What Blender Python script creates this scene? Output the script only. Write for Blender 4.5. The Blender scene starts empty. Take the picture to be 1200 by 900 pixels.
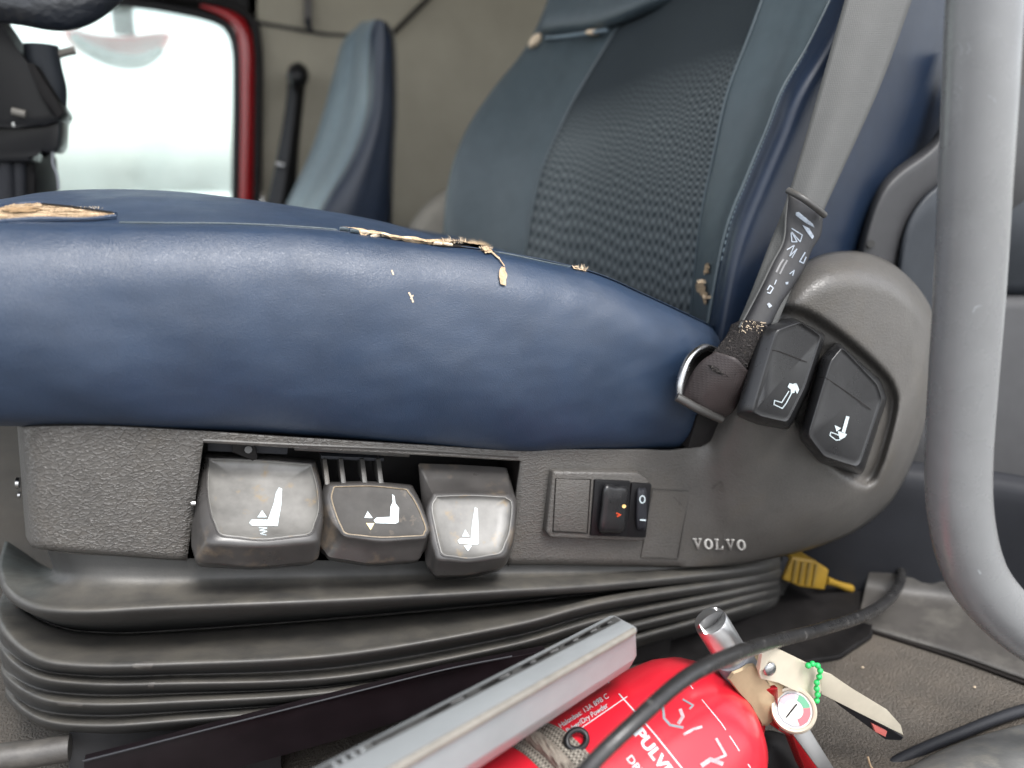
import bpy, bmesh, math, random
from mathutils import Vector, Matrix
from mathutils.bvhtree import BVHTree
from mathutils.geometry import tessellate_polygon
R = math.radians
random.seed(7)
C = bpy.context.scene.collection
SC = bpy.context.scene

# ------------------------------------------------------------------ camera
YAW, PITCH = R(20), R(15.5)
FWD = Vector((math.sin(YAW)*math.cos(PITCH), math.cos(YAW)*math.cos(PITCH), -math.sin(PITCH)))
RIGHT = Vector((math.cos(YAW), -math.sin(YAW), 0))
UP = RIGHT.cross(FWD)
cam = bpy.data.cameras.new('camera'); camo = bpy.data.objects.new('camera', cam); C.objects.link(camo)
camo.rotation_euler = Matrix((RIGHT, UP, -FWD)).transposed().to_euler()
cam.sensor_width = 36; cam.lens = 27; cam.clip_start = .02; cam.clip_end = 500
cam.dof.use_dof = True; cam.dof.focus_distance = .47; cam.dof.aperture_fstop = 4.2
SC.camera = camo
# ------------------------------------------------------------------ light
SUN_EL, SUN_AZ = R(60), R(164)      # direction the light comes from, clockwise from +Y
world = bpy.data.worlds.new('World'); SC.world = world; world.use_nodes = True
wn = world.node_tree.nodes; wl = world.node_tree.links
sky = wn.new('ShaderNodeTexSky'); sky.sky_type = 'NISHITA'; sky.sun_disc = False
sky.sun_elevation = SUN_EL; sky.sun_rotation = SUN_AZ; sky.air_density = 1.0; sky.dust_density = 2.2
hsv = wn.new('ShaderNodeHueSaturation'); hsv.inputs['Saturation'].default_value = .26; hsv.inputs['Value'].default_value = 2.1
wl.new(sky.outputs[0], hsv.inputs['Color']); wl.new(hsv.outputs[0], wn['Background'].inputs[0])
wn['Background'].inputs[1].default_value = .13
sun = bpy.data.lights.new('sun', 'SUN'); sun.energy = 2.0; sun.angle = R(20); sun.color = (1, .985, .96)
suno = bpy.data.objects.new('sun', sun); C.objects.link(suno)
sd = Vector((math.sin(SUN_AZ)*math.cos(SUN_EL), math.cos(SUN_AZ)*math.cos(SUN_EL), math.sin(SUN_EL)))
suno.rotation_euler = sd.to_track_quat('Z', 'Y').to_euler(); suno.location = sd*8
SC.view_settings.view_transform = 'Standard'; SC.view_settings.look = 'None'
SC.view_settings.exposure = 0.78; SC.view_settings.gamma = 1; SC.view_settings.use_curve_mapping = False
SC.cycles.use_denoising = True; SC.cycles.max_bounces = 7; SC.cycles.caustics_reflective = False; SC.cycles.caustics_refractive = False
SC.cycles.sample_clamp_indirect = 6

# ------------------------------------------------------------------ geometry helpers
def ray(px, py):
    return (FWD*900 + RIGHT*(px-600) + UP*(450-py)).normalized()
def P(px, py, Y=None, X=None, Z=None):
    d = ray(px, py)
    if Y is not None: return d*(Y/d.y)
    if X is not None: return d*(X/d.x)
    return d*(Z/d.z)
def PP(t): return P(t[0], t[1], t[2])
def crpt(p0, p1, p2, p3, t):
    return .5*((2*p1) + (p2-p0)*t + (2*p0-5*p1+4*p2-p3)*t*t + (3*p1-p0-3*p2+p3)*t*t*t)
def spline(pts, n, closed=False):
    pts = [Vector(p) for p in pts]; out = []; m = len(pts)
    for i in range(m if closed else m-1):
        if closed: a, b, c, d = pts[i-1], pts[i], pts[(i+1) % m], pts[(i+2) % m]
        else:
            b, c = pts[i], pts[i+1]
            a = pts[i-1] if i else b*2-c
            d = pts[i+2] if i+2 < m else c*2-b
        for k in range(n): out.append(crpt(a, b, c, d, k/n))
    if not closed: out.append(pts[-1])
    return out
def wloc(o):
    v = Vector((0, 0, 0))
    while o: v += o.location; o = o.parent
    return v
BV = {}
def link(name, me, mat, parent=None, smooth=True, bvh=None, ang=None):
    if bvh:
        bm = bmesh.new(); bm.from_mesh(me); BV[bvh] = BVHTree.FromBMesh(bm); bm.free()
    if parent:
        me.transform(Matrix.Translation(-wloc(parent)))
    o = bpy.data.objects.new(name, me); C.objects.link(o)
    if parent: o.parent = parent
    if mat: me.materials.append(mat)
    if smooth:
        for p in me.polygons: p.use_smooth = True
        if ang: me.set_sharp_from_angle(angle=R(ang))
    return o
def frombm(name, bm, mat, parent=None, smooth=True, bvh=None, ang=None, recalc=True):
    if recalc: bmesh.ops.recalc_face_normals(bm, faces=bm.faces)
    me = bpy.data.meshes.new(name); bm.to_mesh(me); bm.free()
    return link(name, me, mat, parent, smooth, bvh, ang)
DISP = {}
def gridmesh(name, G, mat, parent=None, closed_v=False, bvh=None, thick=0, uv=False, skip=None, ang=None):
    """G[i][j] of world points"""
    nu, nv = len(G), len(G[0])
    if name in DISP: G = [[DISP[name](p) for p in r_] for r_ in G]
    bm = bmesh.new()
    V = [[bm.verts.new(p) for p in r] for r in G]
    uvl = bm.loops.layers.uv.new('UVMap') if uv else None
    for i in range(nu-1):
        for j in range(nv if closed_v else nv-1):
            if skip and skip(i, j): continue
            j2 = (j+1) % nv
            try: f = bm.faces.new((V[i][j], V[i+1][j], V[i+1][j2], V[i][j2]))
            except ValueError: continue
            if uv:
                for l, (a, b) in zip(f.loops, ((i, j), (i+1, j), (i+1, j+1), (i, j+1))):
                    l[uvl].uv = (a/(nu-1), b/(nv-1))
    for v in [v for v in bm.verts if not v.link_faces]: bm.verts.remove(v)
    bmesh.ops.recalc_face_normals(bm, faces=bm.faces)
    # open sheets: front to the camera
    s = sum(f.normal.dot(f.calc_center_median())*f.calc_area() for f in bm.faces)
    if s > 0 and not closed_v: bmesh.ops.reverse_faces(bm, faces=bm.faces)
    me = bpy.data.meshes.new(name); bm.to_mesh(me); bm.free()
    o = link(name, me, mat, parent, True, bvh, ang)
    if thick:
        md = o.modifiers.new('thickness', 'SOLIDIFY'); md.thickness = thick; md.offset = -1
    return o
def surf(name, rows, mat, parent=None, nu=5, nv=5, px=True, **k):
    if px: rows = [[PP(t) for t in r] for r in rows]
    rr = [spline(r, nv) for r in rows]
    cols = [spline([rr[i][j] for i in range(len(rr))], nu) for j in range(len(rr[0]))]
    G = [[cols[j][i] for j in range(len(cols))] for i in range(len(cols[0]))]
    return gridmesh(name, G, mat, parent, **k)
def rings(name, rs, mat, parent=None, n=4, px=True, bvh=None, ang=None, sub=1, linear=False, cap0=True, cap1=True):
    if px: rs = [[PP(t) for t in r] for r in rs]
    rr = [(r if linear else spline(r, n, True)) for r in rs]
    if sub > 1:
        cols = [spline([rr[i][j] for i in range(len(rr))], sub) for j in range(len(rr[0]))]
        rr = [[cols[j][i] for j in range(len(cols))] for i in range(len(cols[0]))]
    bm = bmesh.new()
    V = [[bm.verts.new(p) for p in r] for r in rr]; m = len(V[0])
    for i in range(len(V)-1):
        for j in range(m): bm.faces.new((V[i][j], V[i+1][j], V[i+1][(j+1) % m], V[i][(j+1) % m]))
    def cap(r):
        c = sum((v.co for v in r), Vector())/len(r); vc = bm.verts.new(c)
        for j in range(m): bm.faces.new((vc, r[j], r[(j+1) % m]))
    if cap0: cap(V[0])
    if cap1: cap(V[-1])
    return frombm(name, bm, mat, parent, True, bvh, ang)
def tube(name, pts, rad, mat, parent=None, n=6, seg=10, px=True, closed=False, caps=True, flat=1.0):
    """rad: number or per-point list"""
    if px: pts = [PP(t) for t in pts]
    c = spline(pts, n, closed)
    if isinstance(rad, (int, float)): rr = [rad]*len(c)
    else: rr = [v.x for v in spline([Vector((r, 0, 0)) for r in rad], n, closed)]
    G = []; up = None; m = len(c)
    for i, p in enumerate(c):
        t = ((c[(i+1) % m]-c[i-1]) if closed else (c[min(i+1, m-1)]-c[max(i-1, 0)])).normalized()
        if up is None: up = t.orthogonal().normalized()
        up = (up-t*up.dot(t)).normalized(); s = t.cross(up)
        G.append([p+(up*math.cos(a)+s*math.sin(a)*flat)*rr[i] for a in (2*math.pi*k/seg for k in range(seg))])
    bm = bmesh.new(); V = [[bm.verts.new(q) for q in r] for r in G]
    for i in range(m if closed else m-1):
        for j in range(seg): bm.faces.new((V[i][j], V[(i+1) % m][j], V[(i+1) % m][(j+1) % seg], V[i][(j+1) % seg]))
    if caps and not closed: bm.faces.new(V[0]); bm.faces.new(V[-1])
    return frombm(name, bm, mat, parent, True, None, 50)
def prism(name, poly, th, mat, parent=None, bev=.001, seg=2, smooth=True, ang=35, push=None, bvh=None):
    """poly of (px,py,Y); extruded th metres away from the camera along world Y"""
    A = [PP(t) for t in poly]; d = Vector((0, th, 0)) if push is None else push
    bm = bmesh.new(); v1 = [bm.verts.new(p) for p in A]; v2 = [bm.verts.new(p+d) for p in A]; m = len(A)
    f1 = bm.faces.new(v1); f2 = bm.faces.new(v2[::-1])
    for i in range(m): bm.faces.new((v1[i], v2[i], v2[(i+1) % m], v1[(i+1) % m]))
    if bev:
        bmesh.ops.bevel(bm, geom=list(bm.edges), offset=bev, segments=seg, affect='EDGES', profile=.6)
    return frombm(name, bm, mat, parent, smooth, bvh, ang)
def boxw(name, a, b, mat, parent=None, bev=.002):
    bm = bmesh.new(); bmesh.ops.create_cube(bm, size=1)
    a, b = Vector(a), Vector(b)
    for v in bm.verts: v.co = Vector(((a[i]+b[i])/2+v.co[i]*abs(b[i]-a[i]) for i in range(3)))
    if bev: bmesh.ops.bevel(bm, geom=list(bm.edges), offset=bev, segments=2, affect='EDGES')
    return frombm(name, bm, mat, parent, True, None, 35)
def hit(key, px, py, off=0.0):
    d = ray(px, py)
    best = None
    for k_ in ((key,) if isinstance(key, str) else key):
        q_ = BV[k_].ray_cast(Vector((0, 0, 0)), d)
        if q_[0] is not None and (best is None or q_[3] < best[3]): best = q_
    loc, nor, i, dist = best or (None, None, None, None)
    if loc is None: return None
    if nor.dot(d) > 0: nor = -nor
    return loc+nor*off
def decal(name, polys, key, mat, parent=None, off=.0004, sub=2, jit=0, th=0, fall=None):
    """flat print / thin pieces lying on an already built surface; polys in photo pixels"""
    bm = bmesh.new()
    for poly in polys:
        tris = tessellate_polygon([[Vector((p[0], p[1], 0)) for p in poly]])
        vs = [bm.verts.new((p[0], p[1], 0)) for p in poly]
        for t in tris:
            try: bm.faces.new([vs[i] for i in t])
            except ValueError: pass
    for _ in range(sub): bmesh.ops.subdivide_edges(bm, edges=bm.edges, cuts=1, use_grid_fill=True)
    last = None; bad = []
    for v in bm.verts:
        x, y = v.co.x, v.co.y
        o = off+(random.random()*jit if jit else 0)
        h = hit(key, x, y, o)
        if h is None: bad.append(v)
        else: v.co = h
    if bad: bmesh.ops.delete(bm, geom=bad, context='VERTS')
    if not bm.faces: bm.free(); return None
    s = sum(f.normal.dot(f.calc_center_median()) for f in bm.faces)
    bm.normal_update()
    for f in bm.faces:
        if f.normal.dot(f.calc_center_median()) > 0: f.normal_flip()
    o = frombm(name, bm, mat, parent, True, recalc=False)
    if th:
        md = o.modifiers.new('thickness', 'SOLIDIFY'); md.thickness = th; md.offset = 1
    return o
def stroke(pts, w):
    """polyline in pixels -> list of quads"""
    out = []
    for a, b in zip(pts[:-1], pts[1:]):
        dx, dy = b[0]-a[0], b[1]-a[1]; L = math.hypot(dx, dy) or 1; nx, ny = -dy/L*w/2, dx/L*w/2
        ex, ey = dx/L*w*.2, dy/L*w*.2
        out.append([(a[0]-ex+nx, a[1]-ey+ny), (b[0]+ex+nx, b[1]+ey+ny), (b[0]+ex-nx, b[1]+ey-ny), (a[0]-ex-nx, a[1]-ey-ny)])
    return out
def text(name, s, o, d, u, key, mat, parent=None, off=.0004, bold=0, spacing=1.0):
    """s mapped with o = px of baseline start, d = px vector per unit advance, u = px vector per unit of height"""
    cu = bpy.data.curves.new('t', 'FONT'); cu.body = s; cu.size = 1; cu.offset = bold; cu.space_character = spacing
    to = bpy.data.objects.new('t', cu); C.objects.link(to)
    bpy.context.view_layer.update()
    me = bpy.data.meshes.new_from_object(to.evaluated_get(bpy.context.evaluated_depsgraph_get()))
    bpy.data.objects.remove(to); bpy.data.curves.remove(cu)
    bm = bmesh.new(); bm.from_mesh(me); bpy.data.meshes.remove(me); bad = []
    bmesh.ops.triangulate(bm, faces=bm.faces)
    bmesh.ops.subdivide_edges(bm, edges=[e for e in bm.edges if e.calc_length() > .25], cuts=1)
    for v in bm.verts:
        x, y = v.co.x, v.co.y
        h = hit(key, o[0]+d[0]*x+u[0]*y, o[1]+d[1]*x+u[1]*y, off)
        if h is None: bad.append(v)
        else: v.co = h
    if bad: bmesh.ops.delete(bm, geom=bad, context='VERTS')
    bm.normal_update()
    for f in bm.faces:
        if f.normal.dot(f.calc_center_median()) > 0: f.normal_flip()
    return frombm(name, bm, mat, parent, False, recalc=False)
def empty(name, loc):
    o = bpy.data.objects.new(name, None); C.objects.link(o); o.location = loc; o.empty_display_size = .05; return o
def tag(o, label=None, cat=None, group=None, kind=None):
    if label: o['label'] = label
    if cat: o['category'] = cat
    if group: o['group'] = group
    if kind: o['kind'] = kind
    return o

# ------------------------------------------------------------------ materials
def mat(name, col, rough=.5, metal=0, spec=.5, var=0, vscale=60, col2=None, c2scale=25, c2pos=(.5, .7), bumps=(), coat=0,
        rvar=0, dust=0, dustcol=(.20, .16, .11), trans=None, alpha=1):
    m = bpy.data.materials.new(name); m.use_nodes = True
    N = m.node_tree.nodes; L = m.node_tree.links; b = N['Principled BSDF']
    b.inputs['Roughness'].default_value = rough; b.inputs['Metallic'].default_value = metal
    b.inputs['Specular IOR Level'].default_value = spec; b.inputs['Coat Weight'].default_value = coat
    b.inputs['Coat Roughness'].default_value = .2
    tc = N.new('ShaderNodeTexCoord'); obj = tc.outputs['Object']
    def noise(scale, detail=4, rough=.6, stretch=None, dist=0):
        n = N.new('ShaderNodeTexNoise'); n.inputs['Scale'].default_value = scale; n.inputs['Detail'].default_value = detail
        n.inputs['Roughness'].default_value = rough; n.inputs['Distortion'].default_value = dist
        src = obj
        if stretch:
            mp = N.new('ShaderNodeMapping'); mp.inputs['Scale'].default_value = stretch; L.new(obj, mp.inputs[0]); src = mp.outputs[0]
        L.new(src, n.inputs['Vector']); return n.outputs['Fac']
    def ramp(s, a, b_, ca=(0, 0, 0, 1), cb=(1, 1, 1, 1)):
        r = N.new('ShaderNodeValToRGB'); r.color_ramp.elements[0].position = a; r.color_ramp.elements[1].position = b_
        r.color_ramp.elements[0].color = ca; r.color_ramp.elements[1].color = cb; L.new(s, r.inputs[0]); return r.outputs[0]
    def mix(f, a, c, t='MIX'):
        x = N.new('ShaderNodeMix'); x.data_type = 'RGBA'; x.blend_type = t
        if isinstance(f, (int, float)): x.inputs[0].default_value = f
        else: L.new(f, x.inputs[0])
        for s, i in ((a, 6), (c, 7)):
            if isinstance(s, tuple): x.inputs[i].default_value = (*s[:3], 1)
            else: L.new(s, x.inputs[i])
        return x.outputs[2]
    c = tuple(col)
    if var:
        c = mix(ramp(noise(vscale), .3, .7), tuple(x*(1-var) for x in col), tuple(min(1, x*(1+var)) for x in col))
    if col2: c = mix(ramp(noise(c2scale, 6, .65), *c2pos), c, tuple(col2))
    if dust:
        g = N.new('ShaderNodeNewGeometry'); sp = N.new('ShaderNodeSeparateXYZ'); L.new(g.outputs['Normal'], sp.inputs[0])
        d = ramp(sp.outputs[2], .05, .9); nn = ramp(noise(35, 6, .7), .3, .65)
        f = mix(1.0, d, nn, 'MULTIPLY'); f = mix(1.0, f, (dust, dust, dust), 'MULTIPLY')
        c = mix(f, c, tuple(dustcol))
    if isinstance(c, tuple): b.inputs['Base Color'].default_value = (*c[:3], 1)
    else: L.new(c, b.inputs['Base Color'])
    if rvar:
        r = N.new('ShaderNodeMapRange'); L.new(noise(45, 5), r.inputs[0]); r.inputs[1].default_value = .3; r.inputs[2].default_value = .7
        r.inputs[3].default_value = max(.03, rough-rvar); r.inputs[4].default_value = rough+rvar; L.new(r.outputs[0], b.inputs['Roughness'])
    nrm = None
    for (kind, scale, strength, dist_) in bumps:
        if kind == 'noise': h = noise(scale, 3, .55)
        elif kind == 'big': h = noise(scale, 2, .5, (1, 1, 1.4))
        elif kind == 'hair': h = noise(scale, 3, .6, (.12, 1, 1.6))
        elif kind in ('grain', 'pebble'):
            v = N.new('ShaderNodeTexVoronoi'); v.feature = 'DISTANCE_TO_EDGE'; v.inputs['Scale'].default_value = scale
            wv = N.new('ShaderNodeTexNoise'); wv.inputs['Scale'].default_value = scale*.5; wv.inputs['Detail'].default_value = 3; L.new(obj, wv.inputs['Vector'])
            ad = N.new('ShaderNodeMix'); ad.data_type = 'VECTOR'; ad.inputs[0].default_value = .0045 if kind == 'grain' else .003
            mp = N.new('ShaderNodeMapping'); mp.inputs['Scale'].default_value = (.45, .7, 1.25) if kind == 'grain' else (1, 1, 1)
            L.new(obj, ad.inputs[4]); L.new(wv.outputs['Color'], ad.inputs[5]); L.new(ad.outputs[1], mp.inputs[0]); L.new(mp.outputs[0], v.inputs['Vector'])
            h = ramp(v.outputs['Distance'], .0, .14, (1, 1, 1, 1), (0, 0, 0, 1)) if kind == 'grain' else ramp(v.outputs['Distance'], .0, .22)
            if kind == 'grain': h = mix(.35, h, noise(scale*1.2, 3))
        elif kind == 'weave':
            a = N.new('ShaderNodeTexWave'); a.inputs['Scale'].default_value = scale; a.bands_direction = 'X'; L.new(obj, a.inputs['Vector'])
            a2 = N.new('ShaderNodeTexWave'); a2.inputs['Scale'].default_value = scale; a2.bands_direction = 'Z'; L.new(obj, a2.inputs['Vector'])
            h = mix(1.0, a.outputs['Color'], a2.outputs['Color'], 'MULTIPLY')
        bp = N.new('ShaderNodeBump'); bp.inputs['Strength'].default_value = strength; bp.inputs['Distance'].default_value = dist_
        if kind == 'grain':
            gx_ = N.new('ShaderNodeSeparateXYZ'); L.new(obj, gx_.inputs[0]); mr = N.new('ShaderNodeMapRange'); L.new(gx_.outputs[0], mr.inputs[0])
            mr.inputs[1].default_value = -.25; mr.inputs[2].default_value = .12; mr.inputs[3].default_value = strength; mr.inputs[4].default_value = strength*.3; L.new(mr.outputs[0], bp.inputs['Strength'])
        L.new(h, bp.inputs['Height'])
        if nrm: L.new(nrm, bp.inputs['Normal'])
        nrm = bp.outputs[0]
    if nrm: L.new(nrm, b.inputs['Normal'])
    return m
M = {}
M['vinyl'] = mat('blue_vinyl', (.0135, .029, .060), .43, spec=.75, var=.12, vscale=30, rvar=.07,
                 bumps=(('big', 16, .45, .008), ('pebble', 900, .25, .0004), ('noise', 1600, .12, .0003)))
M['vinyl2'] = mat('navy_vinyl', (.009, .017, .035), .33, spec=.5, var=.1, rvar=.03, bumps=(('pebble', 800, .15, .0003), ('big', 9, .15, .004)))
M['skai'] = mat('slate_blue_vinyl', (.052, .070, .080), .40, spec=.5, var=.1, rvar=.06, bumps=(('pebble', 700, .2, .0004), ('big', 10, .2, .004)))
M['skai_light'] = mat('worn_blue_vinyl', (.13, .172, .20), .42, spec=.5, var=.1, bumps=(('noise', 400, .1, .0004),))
M['grain'] = mat('grained_grey_plastic', (.078, .073, .067), .38, spec=.5, var=.10, vscale=40, rvar=.05, col2=(.085, .076, .064), c2pos=(.5, .8),
                 bumps=(('grain', 430, .8, .0007), ('noise', 1500, .2, .0003)))
M['plastic'] = mat('grey_plastic', (.050, .048, .045), .40, spec=.5, var=.12, rvar=.06, col2=(.09, .078, .062), c2pos=(.55, .8),
                   bumps=(('noise', 1100, .22, .0004),))
M['lever'] = mat('worn_lever_plastic', (.045, .042, .040), .33, spec=.6, var=.2, rvar=.08, col2=(.13, .10, .07), c2scale=40, c2pos=(.55, .75),
                 bumps=(('noise', 900, .12, .0003),))
M['dish'] = mat('polished_lever_face', (.145, .14, .13), .42, spec=.6, var=.3, vscale=50, rvar=.09, col2=(.20, .15, .09), c2scale=90, c2pos=(.58, .72),
                bumps=(('noise', 300, .10, .0003),))
M['dish_dark'] = mat('dark_lever_face', (.035, .032, .029), .55, spec=.35, var=.3, rvar=.08, col2=(.10, .08, .06), c2scale=110, c2pos=(.6, .72))
M['wear'] = mat('worn_tan_edge', (.24, .19, .13), .5, var=.3, vscale=300)
M['button'] = mat('black_button_plastic', (.016, .016, .017), .30, spec=.5, var=.15, rvar=.05, bumps=(('noise', 1300, .25, .0003),))
M['black'] = mat('black_plastic', (.010, .010, .011), .3, spec=.25)
M['blackmatte'] = mat('matt_black_plastic', (.010, .009, .009), .6, spec=.2, var=.3)
M['rubber'] = mat('dusty_rubber', (.040, .039, .037), .50, spec=.5, var=.15, dust=.7, dustcol=(.105, .096, .080), rvar=.08,
                  bumps=(('noise', 700, .25, .0004), ('big', 18, .25, .003)))
M['print'] = mat('white_print', (.50, .57, .59), .4, var=.06, vscale=400)
M['printy'] = mat('yellow_print', (.75, .62, .30), .4)
M['foam'] = mat('torn_backing_fabric', (.50, .37, .24), .9, spec=.1, var=.35, vscale=500, col2=(.30, .20, .12), c2scale=250, bumps=(('noise', 900, .8, .001),))
M['thread'] = mat('tan_thread', (.62, .50, .36), .8, spec=.2, var=.2, vscale=600)
M['darkgap'] = mat('dark_gap', (.010, .008, .007), .7, spec=.2)
M['belt'] = mat('grey_webbing', (.066, .067, .065), .6, spec=.35, var=.06, bumps=(('hair', 900, .3, .0004), ('weave', 260, .25, .0003)))
M['sleeve'] = mat('black_printed_sleeve', (.016, .016, .018), .55, spec=.35, var=.3, vscale=120, bumps=(('noise', 200, .2, .0006),))
M['fuzz'] = mat('fuzzy_black_fabric', (.030, .027, .026), .9, spec=.15, col2=(.16, .14, .12), c2scale=500, c2pos=(.6, .7), bumps=(('noise', 700, 1, .002),))
M['blackstrap'] = mat('dark_brown_webbing', (.038, .030, .029), .5, spec=.4, var=.2, bumps=(('weave', 200, .3, .0004),))
M['metal'] = mat('worn_steel', (.42, .42, .42), .25, metal=1, var=.15, rvar=.1)
M['handle'] = mat('grey_painted_tube', (.155, .157, .158), .28, spec=.55, var=.05, rvar=.06, bumps=(('noise', 1000, .12, .0003), ('noise', 60, .05, .002)))
M['caseg'] = mat('light_grey_case_plastic', (.27, .285, .29), .42, spec=.4, var=.05, rvar=.05, bumps=(('noise', 1200, .15, .0003),))
M['caseseam'] = mat('dirty_seam_plastic', (.20, .185, .16), .5, var=.15, vscale=150)
M['casetop'] = mat('grey_case_edge', (.085, .085, .082), .35, spec=.6, var=.35, vscale=70)
M['red'] = mat('red_label_paint', (.55, .012, .026), .30, spec=.5, var=.06, coat=.35, bumps=(('noise', 60, .06, .002),))
M['redd'] = mat('red_paint', (.32, .010, .014), .25, coat=.4)
M['brass'] = mat('dull_brass', (.50, .38, .24), .42, metal=.55, var=.12)
M['cream'] = mat('cream_painted_metal', (.60, .54, .43), .35, spec=.5, metal=.25, var=.08)
M['chrome'] = mat('chrome', (.62, .62, .62), .38, metal=1)
M['white'] = mat('white_dial', (.55, .55, .52), .4)
M['green'] = mat('green_plastic', (.02, .42, .10), .4, spec=.5)
M['greydark'] = mat('scuff_grey', (.23, .24, .26), .5, var=.3)
M['strap'] = mat('woven_grey_strap', (.20, .175, .145), .75, spec=.2, var=.25, vscale=400, bumps=(('weave', 120, 1, .0012), ('noise', 900, .2, .0004)))
M['hose'] = mat('black_rubber_hose', (.018, .0175, .0175), .30, spec=.5, var=.3, rvar=.1, col2=(.11, .105, .1), c2scale=120, c2pos=(.62, .72), bumps=(('noise', 300, .15, .0005),))
M['mat'] = mat('rubber_floor_mat', (.085, .074, .062), .62, spec=.35, var=.25, vscale=14, col2=(.12, .10, .08), c2scale=8,
               bumps=(('pebble', 420, .6, .0014), ('noise', 500, .6, .0016)))
M['sill'] = mat('worn_sill_plastic', (.050, .046, .042), .5, var=.25, vscale=25, col2=(.09, .084, .074), c2scale=30, bumps=(('noise', 500, .3, .0006),))
M['wall'] = mat('beige_cab_lining', (.33, .305, .245), .85, spec=.15, var=.07, vscale=12, bumps=(('noise', 500, .3, .0008),))
M['lining'] = mat('grey_trim', (.10, .094, .09), .7, spec=.3, var=.08, vscale=10, bumps=(('noise', 600, .3, .0006),))
M['trimblue'] = mat('dark_blue_trim', (.022, .026, .032), .55, spec=.35, var=.1, bumps=(('noise', 600, .2, .0005),))
M['trimgrey'] = mat('dark_grey_trim', (.034, .034, .036), .5, spec=.4, var=.1, bumps=(('noise', 900, .25, .0005),))
M['trimdark'] = mat('charcoal_trim', (.018, .019, .023), .6, spec=.3, var=.15, vscale=20)
M['yellow'] = mat('yellow_plastic', (.25, .15, .015), .5, var=.15)
M['yellow2'] = mat('dusty_yellow_plastic', (.17, .11, .02), .55, var=.2)
M['asphalt'] = mat('asphalt', (.22, .22, .215), .9)
M['lettering'] = mat('silver_lettering', (.62, .60, .56), .35, metal=.3)

def fabric(nm='patterned_seat_fabric', ca=(.028, .035, .040, 1), cb=(.155, .175, .18, 1), nu_=26, nv_=52, fd=True):
    m = mat(nm, (.05, .06, .065), .9, spec=.15)
    N = m.node_tree.nodes; L = m.node_tree.links; b = N['Principled BSDF']
    uv = N.new('ShaderNodeTexCoord'); sp = N.new('ShaderNodeSeparateXYZ'); L.new(uv.outputs['UV'], sp.inputs[0])
    def mth(op, a, c=None):
        x = N.new('ShaderNodeMath'); x.operation = op
        for i, s in enumerate((a, c)):
            if s is None: continue
            if isinstance(s, (int, float)): x.inputs[i].default_value = s
            else: L.new(s, x.inputs[i])
        return x.outputs[0]
    wob = N.new('ShaderNodeTexNoise'); wob.inputs['Scale'].default_value = 6; L.new(uv.outputs['UV'], wob.inputs['Vector'])
    w = mth('MULTIPLY', wob.outputs['Fac'], .05 if fd else .0)
    U = mth('MULTIPLY', mth('ADD', sp.outputs[0], w), math.pi*2*nu_); V = mth('MULTIPLY', mth('ADD', sp.outputs[1], w), math.pi*2*nv_)
    a = mth('MULTIPLY', mth('SINE', U), mth('SINE', V)); a = mth('ADD', a, mth('MULTIPLY', mth('SINE', V), .45))
    a = mth('MULTIPLY', mth('ADD', a, 1.1), .40)
    fade = N.new('ShaderNodeMapRange'); L.new(mth('ADD', sp.outputs[1], mth('MULTIPLY', sp.outputs[0], -.18)), fade.inputs[0])
    fade.inputs[1].default_value = .28; fade.inputs[2].default_value = .48; fade.inputs[3].default_value = 1; fade.inputs[4].default_value = .0 if fd else 1.0
    f = mth('MULTIPLY', a, fade.outputs[0])
    mx = N.new('ShaderNodeMix'); mx.data_type = 'RGBA'; L.new(f, mx.inputs[0])
    mx.inputs[6].default_value = ca; mx.inputs[7].default_value = cb
    L.new(mx.outputs[2], b.inputs['Base Color'])
    nz = N.new('ShaderNodeTexNoise'); nz.inputs['Scale'].default_value = 900; L.new(uv.outputs['Object'], nz.inputs['Vector'])
    bp = N.new('ShaderNodeBump'); bp.inputs['Strength'].default_value = .5; bp.inputs['Distance'].default_value = .001
    L.new(mth('ADD', nz.outputs['Fac'], f), bp.inputs['Height']); L.new(bp.outputs[0], b.inputs['Normal'])
    return m
M['fabric'] = fabric(); M['webweave'] = fabric('woven_strap', (.035, .03, .026, 1), (.36, .33, .28, 1), 150, 9, False)
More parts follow.
